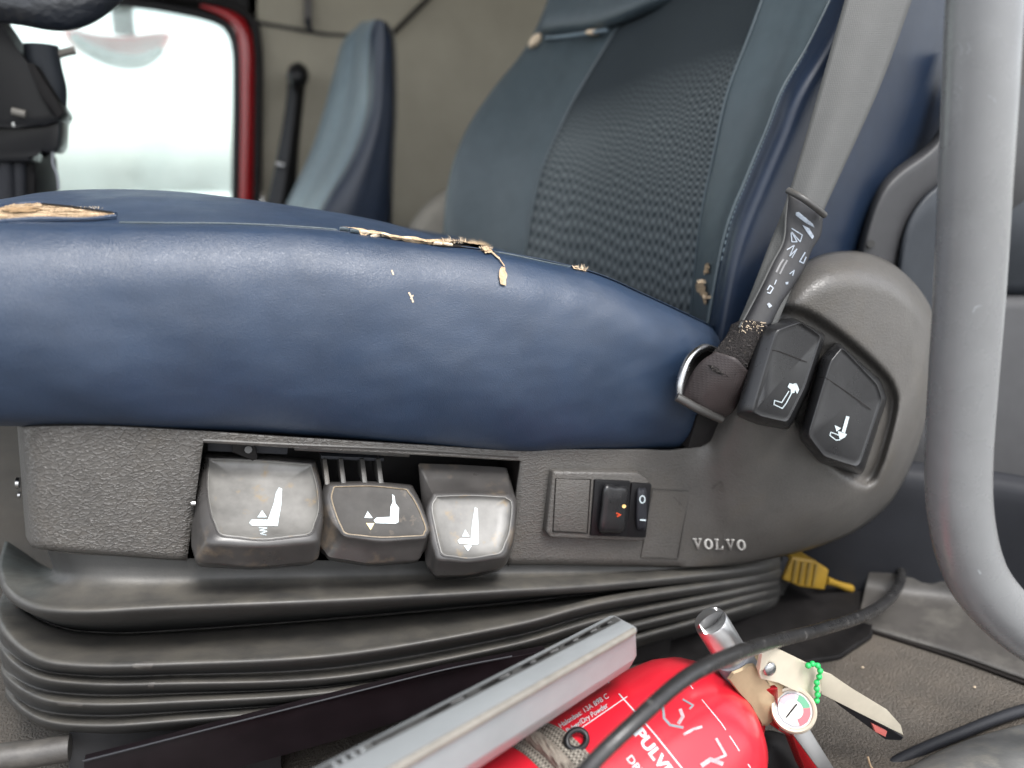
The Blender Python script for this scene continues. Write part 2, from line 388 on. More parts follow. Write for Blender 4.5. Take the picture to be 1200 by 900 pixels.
def fogglass():
    m = bpy.data.materials.new('fogged_wet_glass'); m.use_nodes = True
    N = m.node_tree.nodes; L = m.node_tree.links; N.remove(N['Principled BSDF']); out = N['Material Output']
    tr = N.new('ShaderNodeBsdfTransparent'); tr.inputs[0].default_value = (.86, .92, .89, 1)
    tl = N.new('ShaderNodeBsdfTranslucent'); tl.inputs[0].default_value = (.90, .99, .95, 1)
    gl = N.new('ShaderNodeBsdfGlossy'); gl.inputs['Roughness'].default_value = .1
    tc = N.new('ShaderNodeTexCoord'); nz = N.new('ShaderNodeTexNoise'); nz.inputs['Scale'].default_value = 9; nz.inputs['Detail'].default_value = 6; L.new(tc.outputs['Object'], nz.inputs['Vector'])
    vo = N.new('ShaderNodeTexVoronoi'); vo.inputs['Scale'].default_value = 70; L.new(tc.outputs['Object'], vo.inputs['Vector'])
    r = N.new('ShaderNodeMapRange'); L.new(nz.outputs['Fac'], r.inputs[0]); r.inputs[1].default_value = .3; r.inputs[2].default_value = .7; r.inputs[3].default_value = .08; r.inputs[4].default_value = .22
    r2 = N.new('ShaderNodeMapRange'); L.new(vo.outputs['Distance'], r2.inputs[0]); r2.inputs[1].default_value = .1; r2.inputs[2].default_value = .2; r2.inputs[3].default_value = .10; r2.inputs[4].default_value = 0
    ad = N.new('ShaderNodeMath'); L.new(r.outputs[0], ad.inputs[0]); L.new(r2.outputs[0], ad.inputs[1])
    mx = N.new('ShaderNodeMixShader'); L.new(ad.outputs[0], mx.inputs[0]); L.new(tr.outputs[0], mx.inputs[1]); L.new(tl.outputs[0], mx.inputs[2])
    m2 = N.new('ShaderNodeMixShader'); m2.inputs[0].default_value = .04; L.new(mx.outputs[0], m2.inputs[1]); L.new(gl.outputs[0], m2.inputs[2])
    L.new(m2.outputs[0], out.inputs[0]); return m
M['fog'] = fogglass()

# ================================================================== THE SETTING
FZ = -.38
def struct(o): return tag(o, kind='structure')
struct(boxw('ground', (-60, -60, -1.6), (60, 60, -1.5), M['asphalt'], bev=0))
struct(boxw('far_yard', (-60, 2.6, -1.5), (60, 60, -1.49), mat('pale_brightening_ground', (.75, .77, .76), .9), bev=0))  # invented pale ground, added to brighten the view through the window
struct(boxw('cab_floor', (-1.1, .12, FZ-.05), (1.25, 1.78, FZ), M['mat'], bev=.004))
struct(boxw('cab_roof', (-.9, .35, .78), (1.25, 1.8, .83), M['wall'], bev=.01))
struct(boxw('rear_wall', (1.2, .55, FZ), (1.25, 1.78, .78), M['wall'], bev=.004))
# far wall right of and below the window
FY = 1.75
wr = P(297, 100, FY).x
struct(boxw('far_wall', (wr, FY, FZ), (1.2, FY+.04, .78), M['wall'], bev=.003))
zb = P(250, 275, FY).z
zt = P(120, -22, FY).z

# passenger door: window, red frame, gasket
pd = empty('passenger_door', (-.4, FY, FZ)); tag(pd, 'passenger door with fogged wet window and red painted frame across the cab', 'truck door')
frm = [(-420, 268), (-420, 40), (-380, -15), (100, 0), (200, 9), (248, 20), (270, 34), (279, 62), (279, 140), (277, 268)]
boxw('lower_panel', (-1.1, FY-.01, FZ), (wr, FY+.05, zb), M['lining'], pd, .004)
prism('upper_panel', [(x, y, FY) for x, y in ((-420, -12), (-380, -15), (100, 0), (200, 7), (248, 18), (275, 30), (300, 48), (306, -140), (-420, -140))], .04, M['blackmatte'], pd, 0, smooth=False)
prism('window_pane', [(x, y, FY+.02) for x, y in ((-430, 290), (-430, -30), (150, -30), (285, 15), (292, 60), (290, 290))], .004, M['fog'], pd, 0, smooth=False)
tube('window_gasket', [(x, y, FY-.012) for x, y in ((110, 0), (160, 4), (205, 11), (248, 21), (268, 34), (277, 60), (278, 110), (277, 180), (275, 290))], .009, M['black'], pd, n=5)
tube('red_frame', [(x, y, FY-.015) for x, y in ((235, 6), (262, 14), (282, 30), (290, 62), (291, 120), (290, 190), (288, 290))], [.004, .012, .017, .018, .0175, .0175, .0175], M['redd'], pd, n=6, seg=14, flat=.7)
tube('door_seal', [(x, y, FY-.02) for x, y in ((150, -8), (240, 0), (290, 18), (302, 50), (303, 130), (301, 290))], .009, M['blackmatte'], pd, n=5)
# outside mirror behind the fogged pane
wm = empty('wing_mirror', P(145, 60, 2.05)); tag(wm, 'red and grey outside mirror blurred behind the fogged window', 'wing mirror')
rings('mirror_housing', [[(138+sx*s*58+o, 50+sy*s*26, Y) for sx, sy in ((-1, -.62), (-.4, -.35), (.3, -.3), (1, -.45), (1.02, 0), (.75, .75), (.3, 1), (-.35, .8), (-.9, .1))] for s, Y, o in ((.86, 1.98, 0), (1, 2.0, 0), (1, 2.1, -4), (.6, 2.2, -8))], mat('bright_red_paint', (.75, .02, .02), .4), wm, n=3)
tube('mirror_rim', [(84, 42, 1.97), (104, 58, 1.97), (138, 71, 1.97), (168, 71, 1.97), (190, 58, 1.97)], [.008, .014, .016, .014, .008], M['greydark'], wm)
tube('mirror_arm', [(144, -20, 2.02), (143, 10, 2.02), (146, 40, 2.02)], .022, M['trimgrey'], wm)

# lining features on the far wall
cl = tube('roof_edge_trim', [(455, 44, FY-.02), (480, 20, FY-.02), (512, -12, FY-.02), (560, -60, FY-.02)], .005, M['blackmatte']); struct(cl)
cs = tube('lining_seam', [(300, 26, FY-.004), (380, 40, FY-.004), (455, 44, FY-.004), (455, 290, FY-.004)], .0035, M['trimdark'], n=1, seg=6); struct(cs)
hk = empty('coat_hook', P(362, 20, FY)); tag(hk, 'small dark hook hanging on the beige far wall near the roof', 'hook')
prism('hook_plate', [(357, -10, FY-.02), (366, -10, FY-.02), (366, 28, FY-.02), (357, 28, FY-.02)], .02, M['lining'], hk, .003)
tube('hook_tip', [(361, 22, FY-.03), (362, 31, FY-.035), (364, 35, FY-.03)], .006, M['trimdark'], hk, n=3)

# pillar and door-jamb trim right of the seat
pt = empty('pillar_trim', (.75, .62, FZ)); tag(pt, 'stepped grey and blue pillar trim behind the grab handle', 'trim panel')
surf('upper_lining', [[(1120, -60, .66), (1120, 60, .66), (1120, 196, .66)], [(1200, -60, .64), (1200, 60, .64), (1200, 196, .64)], [(1320, -60, .60), (1320, 60, .60), (1320, 190, .60)]], M['lining'], pt, thick=.02)
surf('blue_band', [[(1020, 230, .66), (1040, 280, .665), (1060, 345, .66)], [(1110, 203, .645), (1110, 270, .64), (1110, 345, .65)], [(1160, 201, .635), (1160, 270, .625), (1160, 347, .64)], [(1320, 190, .60), (1320, 270, .59), (1320, 350, .6)]], M['trimblue'], pt, thick=.02)
surf('lower_grey_panel', [[(1040, 345, .66), (1040, 430, .64), (1040, 530, .62), (1040, 620, .62), (1020, 700, .62)], [(1110, 345, .64), (1110, 430, .62), (1110, 530, .60), (1110, 620, .60), (1100, 725, .60)], [(1160, 347, .63), (1160, 430, .61), (1160, 530, .59), (1160, 620, .58), (1165, 745, .575)], [(1330, 347, .59), (1330, 430, .57), (1330, 530, .55), (1330, 620, .54), (1330, 800, .53)]], M['trimgrey'], pt, thick=.02)
kp = [P(x, y, Z=FZ+.02) for x, y in ((800, 640), (895, 655), (1060, 684), (1120, 692), (1200, 710), (1320, 734))]
surf('dark_kick_panel', [[p+Vector((0, 0, -.03)) for p in kp], kp, [p+Vector((0, -.004, .05)) for p in kp], [p+Vector((0, -.004, .10)) for p in kp], [p+Vector((0, .02, .112)) for p in kp]], M['trimdark'], pt, px=False, thick=.02)

# floor ledge (lighter worn strip) with joint, and door sill near the camera
ZZ = lambda pts, h: [P(x, y, Z=FZ+h) for x, y in pts]
lg = surf('floor_ledge', [ZZ([(1005, 735), (1042, 746), (1120, 769), (1200, 798), (1320, 838)], -.004), ZZ([(1005, 731), (1042, 742), (1120, 765), (1200, 793), (1320, 833)], .004),
                     ZZ([(1010, 708), (1050, 718), (1120, 738), (1200, 764), (1320, 800)], .008), ZZ([(1015, 686), (1055, 694), (1120, 704), (1200, 726), (1320, 755)], .014),
                     ZZ([(1020, 665), (1060, 672), (1120, 680), (1200, 698), (1320, 722)], .03)], M['sill'], px=False); struct(lg)
tube('ledge_joint', ZZ([(1000, 733), (1045, 747), (1120, 771), (1200, 800), (1300, 834)], .002), .0016, M['darkgap'], px=False)['kind'] = 'structure'
sl = surf('door_sill', [[(1020, 925, .300), (1075, 893, .302), (1130, 868, .303), (1200, 848, .302), (1330, 815, .300)],
                   [(1020, 929, .290), (1078, 898, .292), (1132, 874, .293), (1200, 856, .292), (1330, 824, .290)],
                   [(1020, 955, .262), (1082, 925, .265), (1140, 905, .265), (1205, 888, .265), (1330, 860, .262)],
                   [(1020, 1010, .235), (1085, 985, .235), (1140, 965, .235), (1205, 945, .235), (1330, 920, .235)]], mat('pale_worn_sill', (.16, .16, .155), .5, var=.25, vscale=40, col2=(.24, .23, .2), c2scale=60, bumps=(('noise', 500, .3, .0006),)), thick=.02); struct(sl)
tube('sill_seal', [(1015, 915, .315), (1060, 888, .315), (1120, 862, .315), (1200, 832, .315), (1330, 800, .315)], .004, M['trimdark'])['kind'] = 'structure'
struct(boxw('door_opening_base', (.32, .10, FZ-.1), (1.0, .24, FZ+.0), M['sill'], bev=.01))

# ================================================================== DRIVER SEAT
seat = empty('driver_seat', (.2, .62, FZ))
tag(seat, 'blue vinyl driver seat with torn seams on a dusty black bellows base', 'truck seat')

# ---- cushion
cb = [(-120, 488), (0, 497), (130, 499), (260, 503), (370, 512), (480, 520), (600, 530), (700, 528), (765, 525), (803, 520), (820, 490)]
cl_ = [(-120, 465), (0, 472), (130, 474), (260, 478), (370, 489), (480, 499), (600, 509), (700, 507), (775, 503), (813, 495), (830, 465)]
cm = [(-120, 390), (0, 396), (130, 398), (260, 402), (370, 412), (480, 420), (600, 428), (700, 432), (785, 435), (828, 432), (846, 430)]
cu_ = [(-120, 305), (0, 315), (130, 318), (260, 318), (370, 322), (480, 335), (590, 345), (690, 366), (770, 390), (828, 405), (846, 412)]
cn = [(-120, 268), (0, 271), (130, 271), (260, 273), (370, 278), (480, 292), (578, 304), (688, 330), (765, 358), (822, 384), (842, 396)]
cs0 = [(-120, 257), (0, 260), (130, 261.5), (260, 262.5), (370, 268), (480, 283), (572, 294), (686, 318), (755, 346), (815, 374), (838, 386)]
ex = [0, 0, 0, 0, 0, 0, 0, 0, .004, .012, .035]
def row(pts, Y, e=1): return [(p[0], p[1], Y+ex[i]*e) for i, p in enumerate(pts)]
rows = [[PP(t) for t in row(cb, .50)], [PP(t) for t in row(cb, .447)], [PP(t) for t in row(cl_, .429)], [PP(t) for t in row(cm, .4195)], [PP(t) for t in row(cu_, .4225)],
        [PP(t) for t in row(cn, .437)], [PP(t) for t in row(cs0, .4535)], [PP((a, b+.6, c+.0035)) for a, b, c in row(cs0, .4535)],
        [PP((a, b-2.2, c+.004)) for a, b, c in row(cs0, .4535)]]
sk = [(-150, 266), (0, 238), (60, 226), (150, 223.5), (250, 232), (350, 247), (420, 260)]
sky_row = [PP((x, y, .64)) for x, y in sk]
near = rows[-1]
q = [Vector((.155, .64, near[6].z-.002)), Vector((.235, .62, near[7].z-.010)), Vector((.29, .60, near[8].z-.012)), Vector((.34, .58, near[9].z-.015)), Vector((.36, .57, near[10].z-.015))]
q = [PP((500, 279.5, .62))] + q[0:1] + q[1:]
sky_row = sky_row[:5] + [PP((410, 258, .63))] + [PP((505, 283, .62))] + q[2:]
while len(sky_row) < 11: sky_row.append(q[-1])
sky_row = sky_row[:11]
mid1 = [near[i].lerp(sky_row[i], .45)+Vector((0, 0, .006 if i < 6 else .001)) for i in range(11)]
rows += [mid1, sky_row]
rows.append([Vector((p.x, .86, near[i].z-.01)) for i, p in enumerate(sky_row)])
rows.append([Vector((p.x, .91, near[i].z-.05)) for i, p in enumerate(sky_row)])
rows.append([Vector((p.x, .90, near[i].z-.12)) for i, p in enumerate(sky_row)])
# finer spacing near the seam keeps it a crisp groove
from mathutils import noise as mn
def cdisp(p):
    if p.y > .47 or p.y < .30: k = .25
    else: k = 1
    n1 = mn.noise(Vector((p.x*7, p.z*16, 1.3))); n2 = mn.noise(Vector((p.x*16+p.z*22, p.z*9-p.x*6, 5.1)))
    rt = max(0, min(1, (p.x-.20)/.10))
    cr_ = math.sin((p.x*.8+p.z*.9)*150+n1*3)*.0009*rt
    return p+Vector((0, (n1*.0034+n2*.0018+cr_)*k, n2*.0006*k))
DISP['seat_cushion'] = cdisp
cush = surf('seat_cushion', rows, M['vinyl'], seat, nu=7, nv=9, px=False, bvh='cush')
# underside so the cushion is closed
bmx = bmesh.new(); ub = rows[0]; uf = rows[-1]
va = [bmx.verts.new(p) for p in ub]; vb = [bmx.verts.new(p) for p in uf]
for i in range(10): bmx.faces.new((va[i], va[i+1], vb[i+1], vb[i]))
frombm('cushion_underside', bmx, M['blackmatte'], seat)

# ---- tears, threads and stitches on the cushion
def rag(pts, amp, n=4):
    out = []
    for a, b in zip(pts, pts[1:]+pts[:1]):
        for k in range(n):
            t = k/n; out.append((a[0]+(b[0]-a[0])*t+(random.random()-.5)*amp*1.5, a[1]+(b[1]-a[1])*t+(random.random()-.5)*amp))
    return out
tr = decal('torn_patch', [rag([(-30, 258.5), (-30, 249), (2, 247), (18, 243.5), (45, 242.5), (62, 244.8), (84, 247), (110, 251), (135, 254.5), (118, 257), (90, 258.6), (40, 259)], 1.3)], 'cush', M['foam'], seat, off=.0008, sub=3, jit=.0016)
decal('foam_hollow', [rag([(2, 252), (16, 248.5), (40, 248), (52, 251), (40, 254), (14, 255)], 1.2, 3)], 'cush', mat('brown_inner_foam', (.26, .17, .09), .9, var=.3, vscale=400), seat, off=.0024, sub=2, jit=.0006)
for q_ in ([(-30, 249), (2, 246), (18, 242.5), (45, 241.5), (62, 244), (84, 246.2), (110, 250.2), (136, 254)], [(-30, 259.5), (40, 260), (100, 259.4), (136, 256.5)]):
    h_ = [hit('cush', x, y, .0012) for x, y in q_]
    tube('curled_edge', h_, [.0010+.0005*(i % 2) for i in range(len(h_))], M['vinyl'], seat, px=False, seg=6)
sm = [hit('cush', x, y+.2, .0002) for x, y in ((140, 261.3), (200, 262), (260, 262.3), (320, 264.4), (370, 267.5), (395, 269.8))]
tube('seam_bead', sm, .0007, M['skai'], seat, px=False, seg=6)
sm = [hit('cush', x, y-.6, .0002) for x, y in ((578, 296), (610, 302), (640, 308.5), (668, 314))]
tube('seam_bead', sm, .0007, M['skai'], seat, px=False, seg=6)
if tr: tr['label'] = 'long torn patch with bare tan backing at the front edge'
decal('tear_edge', [stroke([(50, 244.5), (62, 245.6), (84, 247.8), (110, 251.6), (133, 254.8)], 1.6)[i] for i in range(4)], 'cush', M['darkgap'], seat, off=.0028, sub=0)  # dark line painted along the tear as the shade of a recess
for i in range(11):
    x = 398+i*12.2; y = 269.2+(x-398)*.148+(.6 if i % 2 else 0)
    a = hit('cush', x, y+1, .001); b = hit('cush', x+9.5, y+1+1.2, .001)
    if a and b: tube('stitch', [a, (a+b)/2+Vector((0, -.0006, .0004)), b], .0011, M['thread'] if i > 1 else M['skai'], seat, n=2, seg=6, px=False)
decal('open_seam', [[(500, 284), (520, 285), (545, 285.5), (564, 287), (566, 291), (545, 291), (520, 290), (505, 288)]], 'cush', M['darkgap'], seat, off=.0006, sub=1)
decal('torn_strip', [rag([(398, 268), (430, 273), (470, 280), (505, 284), (538, 284.5), (560, 283), (572, 289), (574, 297), (567, 298), (562, 291), (540, 287), (505, 287.5), (470, 283), (430, 276)], .9, 3)], 'cush', M['foam'], seat, off=.0014, sub=1, jit=.001)
decal('torn_flap', [rag([(565, 291), (573, 292), (576, 298), (568, 299)], 1, 3), stroke([(575, 297), (584, 305), (590, 313)], 1.5)[0], stroke([(575, 297), (584, 305), (590, 313)], 1.5)[1],
                    rag([(586, 314), (591, 315), (593, 325), (592, 336), (586, 334), (583, 325)], 1, 3)], 'cush', M['foam'], seat, off=.0012, sub=1, jit=.0006)
def fray(x0, y0, n, w, h, key, par, lean=0, name='frayed_threads', Y=None):
    bm = bmesh.new()
    for i in range(n):
        x = x0+(random.random()-.5)*w; p = hit(key, x, y0+random.random()*2, .0008) if Y is None else PP((x, y0, Y))
        if p is None: continue
        d = Vector((random.gauss(0, .5)+lean, random.gauss(-.25, .3), 1)).normalized(); L_ = h*(.3+random.random())
        s = Vector((1, .3, 0)).normalized()*.00022
        q_ = p+d*L_*.5+Vector((random.gauss(0, .0006), 0, 0)); e = q_+(d+Vector((random.gauss(0, .6), 0, -.2)))*L_*.4
        v = [bm.verts.new(z) for z in (p-s, p+s, q_+s*.8, q_-s*.8, e)]
        bm.faces.new((v[0], v[1], v[2], v[3])); bm.faces.new((v[3], v[2], v[4]))
    o = frombm(name, bm, M['thread'], par, False, recalc=False); o['kind'] = 'stuff'; return o
fray(540, 285, 110, 42, .0045, 'cush', seat)
fray(570, 292, 40, 14, .003, 'cush', seat)
fray(680, 316, 34, 14, .0042, 'cush', seat)
fray(60, 245, 120, 120, .0018, 'cush', seat)
decal('worn_corner', [rag([(670, 313), (682, 309), (688, 316), (684, 319), (672, 316)], 1, 2)], 'cush', M['foam'], seat, off=.001, sub=1)
decal('scratch', [s for s in stroke([(479, 343), (482, 348), (484, 354)], 1.8)+stroke([(484, 346), (481, 350)], 1.2)+stroke([(459, 317), (461, 322)], 1.5)], 'cush', M['thread'], seat, off=.0003, sub=0)

# ---- backrest
A = [(520, 345), (527, 230), (546, 162), (579, 108), (621, 54), (650, -10), (672, -90)]
B_ = [(560, 345), (575, 225), (597, 160), (628, 104), (668, 50), (706, -12), (732, -90)]
D_ = [(606, 345), (631, 212), (654, 154), (677, 108), (714, 46), (748, -12), (776, -90)]
E_ = [(707, 375), (727, 240), (744, 165), (763, 105), (795, 40), (820, -12), (848, -90)]
F_ = [(806, 400), (820, 262), (836, 180), (852, 108), (876, 45), (897, -12), (926, -90)]
G_ = [(815, 405), (833, 290), (857, 210), (882, 135), (906, 75), (938, -5), (966, -80)]
H_ = [(824, 405), (848, 278), (874, 208), (898, 150), (916, 104), (950, 45), (1000, -60)]
def yr(pts, *Y): return [(p[0], p[1], Y[0] if len(Y) == 1 else Y[i]) for i, p in enumerate(pts)]
surf('far_bolster', [yr([(p[0]+12, p[1]) for p in A], 1.08), yr([(p[0]-1, p[1]) for p in A], 1.0), yr(A, .975), yr(B_, .925), yr([(p[0]*.35+q_[0]*.65, p[1]*.35+q_[1]*.65) for p, q_ in zip(B_, D_)], .885), yr(D_, .865)], M['skai'], seat, nu=5, nv=6, bvh='fb')
surf('fabric_panel', [yr(D_, .865), yr([((p[0]+q_[0])/2, (p[1]+q_[1])/2) for p, q_ in zip(D_, E_)], .80), yr(E_, .715), yr([((p[0]+q_[0])/2, (p[1]+q_[1])/2) for p, q_ in zip(E_, F_)], .635), yr(F_, .565)], M['fabric'], seat, nu=6, nv=8, uv=True, bvh='fab')
surf('near_bolster_face', [yr(F_, .565), yr(G_, .528), yr(H_, .4985)], M['skai'], seat, nu=6, nv=6, bvh='nb')
I_ = [(p[0]+5, p[1]+1) for p in H_]
J_ = [(842, 425), (868, 300), (898, 222), (925, 158), (945, 108), (985, 45), (1040, -60)]
K_ = [(880, 440), (925, 310), (960, 232), (985, 165), (1010, 110), (1045, 45), (1090, -60)]
L_ = [(1015, 450), (1040, 320), (1060, 250), (1085, 190), (1115, 120), (1130, 45), (1150, -60)]
surf('backrest_side', [yr(H_, .4985), yr(I_, .4905), yr(J_, .472), yr(K_, .480), yr(L_, .53), yr([(p[0]+10, p[1]) for p in L_], .62)], M['vinyl2'], seat, nu=6, nv=6, bvh='bs')
tube('piping', [(p[0]+.5, p[1], .4955) for p in H_], .0016, M['skai'], seat, n=8, seg=8)
tube('fabric_seam', [(p[0], p[1], .8625) for p in D_], .0018, M['skai'], seat, n=8, seg=6)
tube('fabric_seam', [(p[0], p[1], .5635) for p in F_], .0011, M['skai'], seat, n=8, seg=6)
hp = spline([Vector((p[0], p[1], 0)) for p in H_], 12)
for i in range(9, 58, 1):
    a, b = hp[i], hp[i+1] if i+1 < len(hp) else hp[i]
    if (b-a).length < 1: continue
    m1 = a.lerp(b, .15); m2 = a.lerp(b, .7)
    tube('stitch', [(m1.x+3.4, m1.y+1, .4925), (m2.x+3.4, m2.y+1, .4925)], .0006, M['skai_light'], seat, n=1, seg=5)
# tear at the foot of the piping
decal('torn_piping', [rag([(830, 308), (834, 310), (833, 320), (828, 322)], 1.5, 3), rag([(820, 330), (826, 328), (829, 340), (833, 350), (828, 357), (823, 346), (819, 338)], 2.2, 3)], ('bs', 'nb', 'fab'), M['foam'], seat, off=.0010, sub=2, jit=.002)
fray(828, 350, 50, 9, .004, 'bs', seat, Y=.489); fray(823, 332, 40, 8, .004, 'bs', seat, Y=.489)
# upper cushion (head section) with torn seam
HD = [(630, 46), (665, 42), (694, 38), (733, 26), (800, 0), (850, -25), (905, -50)]
surf('upper_cushion', [[(p[0]+2, p[1]+1, y) for p, y in zip(HD, (.985, .94, .90, .85, .78, .70, .62))],
                       [(p[0]+2, p[1]-5, y-.015) for p, y in zip(HD, (.985, .94, .90, .85, .78, .70, .62))],
                       [(p[0]+8, p[1]-25, y-.028) for p, y in zip(HD, (.985, .94, .90, .85, .78, .70, .62))],
                       [(p[0]+25, p[1]-80, y-.02) for p, y in zip(HD, (.985, .94, .90, .85, .78, .70, .62))],
                       [(p[0]+45, p[1]-140, y) for p, y in zip(HD, (.985, .94, .90, .85, .78, .70, .62))]], M['skai'], seat, nu=5, nv=5)
rings('torn_foam', [[(627+math.cos(a)*8*s, 48+math.sin(a)*8*s-math.cos(a)*5*s, Y) for a in (k*math.pi/4 for k in range(8))] for s, Y in ((.4, .955), (1, .965), (.8, .98))], M['thread'], seat, n=3)
rings('torn_foam', [[(695+math.cos(a)*9*s, 38+math.sin(a)*4*s, Y) for a in (k*math.pi/4 for k in range(8))] for s, Y in ((.4, .872), (1, .878), (.8, .89))], M['thread'], seat, n=3)
tube('torn_seam', [(640, 45, .955), (665, 42, .915), (694, 38, .875), (712, 35, .86)], .0022, M['skai_light'], seat)
# grey plastic shell on the back of the seat
SA = [(1000, 470), (1001, 330), (1007, 280), (1024, 228), (1046, 200), (1088, 168), (1108, 130), (1118, 60)]
surf('back_shell', [yr(SA, .505), [(p[0]+4, p[1]+3, .492) for p in SA], [(p[0]+16, p[1]+10, .487) for p in SA], [(p[0]+60, p[1]+30, .495) for p in SA], [(p[0]+120, p[1]+60, .54) for p in SA]], M['trimgrey'], seat, nu=5, nv=6)
surf('shell_recess', [[(1048, 420, .488), (1050, 330, .486), (1062, 270, .484), (1085, 232, .484), (1120, 205, .486)], [(1062, 420, .484), (1063, 335, .482), (1072, 285, .482), (1092, 252, .482), (1120, 240, .484)], [(1120, 430, .495), (1120, 380, .49), (1120, 330, .488), (1120, 300, .488), (1122, 290, .49)]], M['trimblue'], seat, thick=.006)
tube('shell_screw', [(1021, 286, .489), (1021, 286, .483)], .003, M['plastic'], seat, n=1, seg=10)

# ---- side cover: one moulding of left panel, lower bar and recliner housing
T = [(20, 498), (24, 500), (32, 500), (60, 500), (130, 500), (240, 506), (330, 512), (430, 518), (530, 524), (612, 529), (655, 527), (700, 527), (750, 527), (795, 527), (826, 514), (843, 484), (857, 450), (872, 415), (890, 375), (912, 340), (935, 313), (964, 298), (1000, 294), (1035, 303), (1062, 322), (1084, 348), (1097, 376), (1101, 395)]
Bt = [(30, 628), (33, 634), (40, 641), (66, 646), (130, 651), (219, 657), (310, 658), (410, 660), (510, 661), (594, 662), (645, 662), (700, 663), (750, 664), (795, 665), (832, 664), (866, 661), (902, 655), (938, 647), (970, 637), (1000, 624), (1025, 607), (1045, 587), (1060, 562), (1074, 530), (1084, 496), (1093, 460), (1099, 430), (1102, 405)]
Yc = [.56, .475, .449, .441, .44, .44, .44, .44, .44, .44, .44, .44, .44, .44, .44, .44, .44, .44, .44, .44, .44, .44, .442, .446, .45, .458, .478, .53]
bulge = [0]*13+[.0, .005, .014, .023, .030, .035, .038, .040, .041, .041, .040, .038, .034, .026, .01]
NS = 8
Ts = spline([Vector((a, b, 0)) for a, b in T], NS); Bs = spline([Vector((a, b, 0)) for a, b in Bt], NS)
Ys = spline([Vector((a, 0, 0)) for a in Yc], NS); bu = spline([Vector((a, 0, 0)) for a in bulge], NS)
RECESS = [(868, 372), (905, 368), (938, 368), (980, 394), (1024, 432), (1044, 460), (1043, 492), (1022, 558), (1000, 556), (965, 525), (935, 490), (885, 470), (878, 430)]
RECESS = [(v.x, v.y) for v in spline([Vector((a, b, 0)) for a, b in RECESS], 3, True)]
def sdf(px, py, poly):
    d = 1e9; ins = False
    for (x1, y1), (x2, y2) in zip(poly, poly[1:]+poly[:1]):
        ex_, ey_ = x2-x1, y2-y1; t = max(0, min(1, ((px-x1)*ex_+(py-y1)*ey_)/(ex_*ex_+ey_*ey_)))
        d = min(d, math.hypot(px-x1-ex_*t, py-y1-ey_*t))
        if (y1 > py) != (y2 > py) and px < (x2-x1)*(py-y1)/(y2-y1)+x1: ins = not ins
    return -d if ins else d
SWR = [(637, 549), (762, 551), (768, 560), (765, 636), (637, 634)]
NV = 84
G = []
for i in range(len(Ts)):
    t, b = Ts[i], Bs[i]; L0 = (t-b).length; rowp = []
    house = bu[i].x > .001
    for j in range(NV+1):
        v = j/NV; px = b.x+(t.x-b.x)*v; py = b.y+(t.y-b.y)*v
        Y = Ys[i].x
        db, dt = v*L0, (1-v)*L0
        if bu[i].x > 0:
            k = bu[i].x
            rb, rt = 62, 46
            eb = min(1, db/rb); et = min(1, dt/rt)
            prof = math.sqrt(max(0, 1-(1-eb)**2))*math.sqrt(max(0, 1-(1-et)**2))
            Y -= k*prof
            Y += .010*(1-et)**3*min(1, k/.02)
        else:
            eb = min(1, db/9.0); Y += .006*(1-math.sqrt(max(0, 1-(1-eb)**2)))
        if px > 830:
            s = sdf(px, py, RECESS)
            if s < 9: w = min(1, max(0, (9-s)/10)); Y += .011*w*w*(3-2*w)
        # gentle swelling around the switch block
        s2 = math.hypot((px-700)/100, (py-592)/80)
        rowp.append(P(px, py, Y))
    G.append(rowp)
hi0, hi1 = 5*NS, 9*NS
vtop = int(NV*.928)
side = gridmesh('side_cover', G, M['grain'], seat, bvh='side', thick=.0025, skip=lambda i, j: hi0 <= i < hi1 and j < vtop)
# dark pocket behind the levers
rp = [(215, 508), (620, 530), (612, 668), (208, 664)]
prism('lever_pocket', [(x, y, .485) for x, y in rp], .012, M['blackmatte'], seat, 0)
bmx = bmesh.new()
f_ = [P(x, y, .4435) for x, y in ((238, 511), (611, 534), (596, 664), (218, 660))]; g_ = [P(x, y, .4435)+Vector((0, .045, 0)) for x, y in ((238, 511), (611, 534), (596, 664), (218, 660))]
fv = [bmx.verts.new(p) for p in f_]; gv = [bmx.verts.new(p) for p in g_]
for i in (0, 1, 3): bmx.faces.new((fv[i], fv[(i+1) % 4], gv[(i+1) % 4], gv[i]))
frombm('pocket_wall', bmx, M['darkgap'], seat, False)
# lip along the underside of the strip above the levers, and brackets inside
tube('pocket_lip', [(238, 516, .4405), (340, 521, .4405), (480, 527, .4405), (607, 535, .4405)], .0012, M['plastic'], seat, seg=6)
prism('bracket', [(243, 517, .458), (338, 522, .458), (337, 533, .458), (243, 529, .458)], .012, M['trimdark'], seat, .001)
prism('bracket', [(272, 519, .452), (299, 521, .452), (302, 537, .452), (296, 541, .452), (288, 534, .452), (272, 531, .452)], .012, M['blackmatte'], seat, .001)
tube('bolt', [(291, 527, .452), (291, 527, .448)], .0022, M['plastic'], seat, n=1, seg=8)
prism('bracket', [(345, 524, .455), (480, 531, .455), (480, 536, .455), (345, 528, .455)], .01, M['lever'], seat, .0006)
for k in range(4):
    x = 378+k*19+(6 if k > 1 else 0)
    prism('rib', [(x, 538, .455), (x+5, 538, .455), (x+9, 568, .440), (x+3, 568, .440)], .02, M['plastic'], seat, .0004)
prism('rib', [(376, 534, .457), (450, 537, .457), (450, 541, .457), (376, 538, .457)], .02, M['trimdark'], seat, .0005)
tube('pin', [(224, 590, .437), (229, 590, .437)], .0016, M['metal'], seat, n=1, seg=8)
# screw at the far left edge
tube('screw', [(19, 566, .50), (23, 566, .50)], .0035, M['metal'], seat, n=1, seg=10)
tube('screw', [(21, 580, .50), (24, 580, .50)], .002, M['metal'], seat, n=1, seg=8)

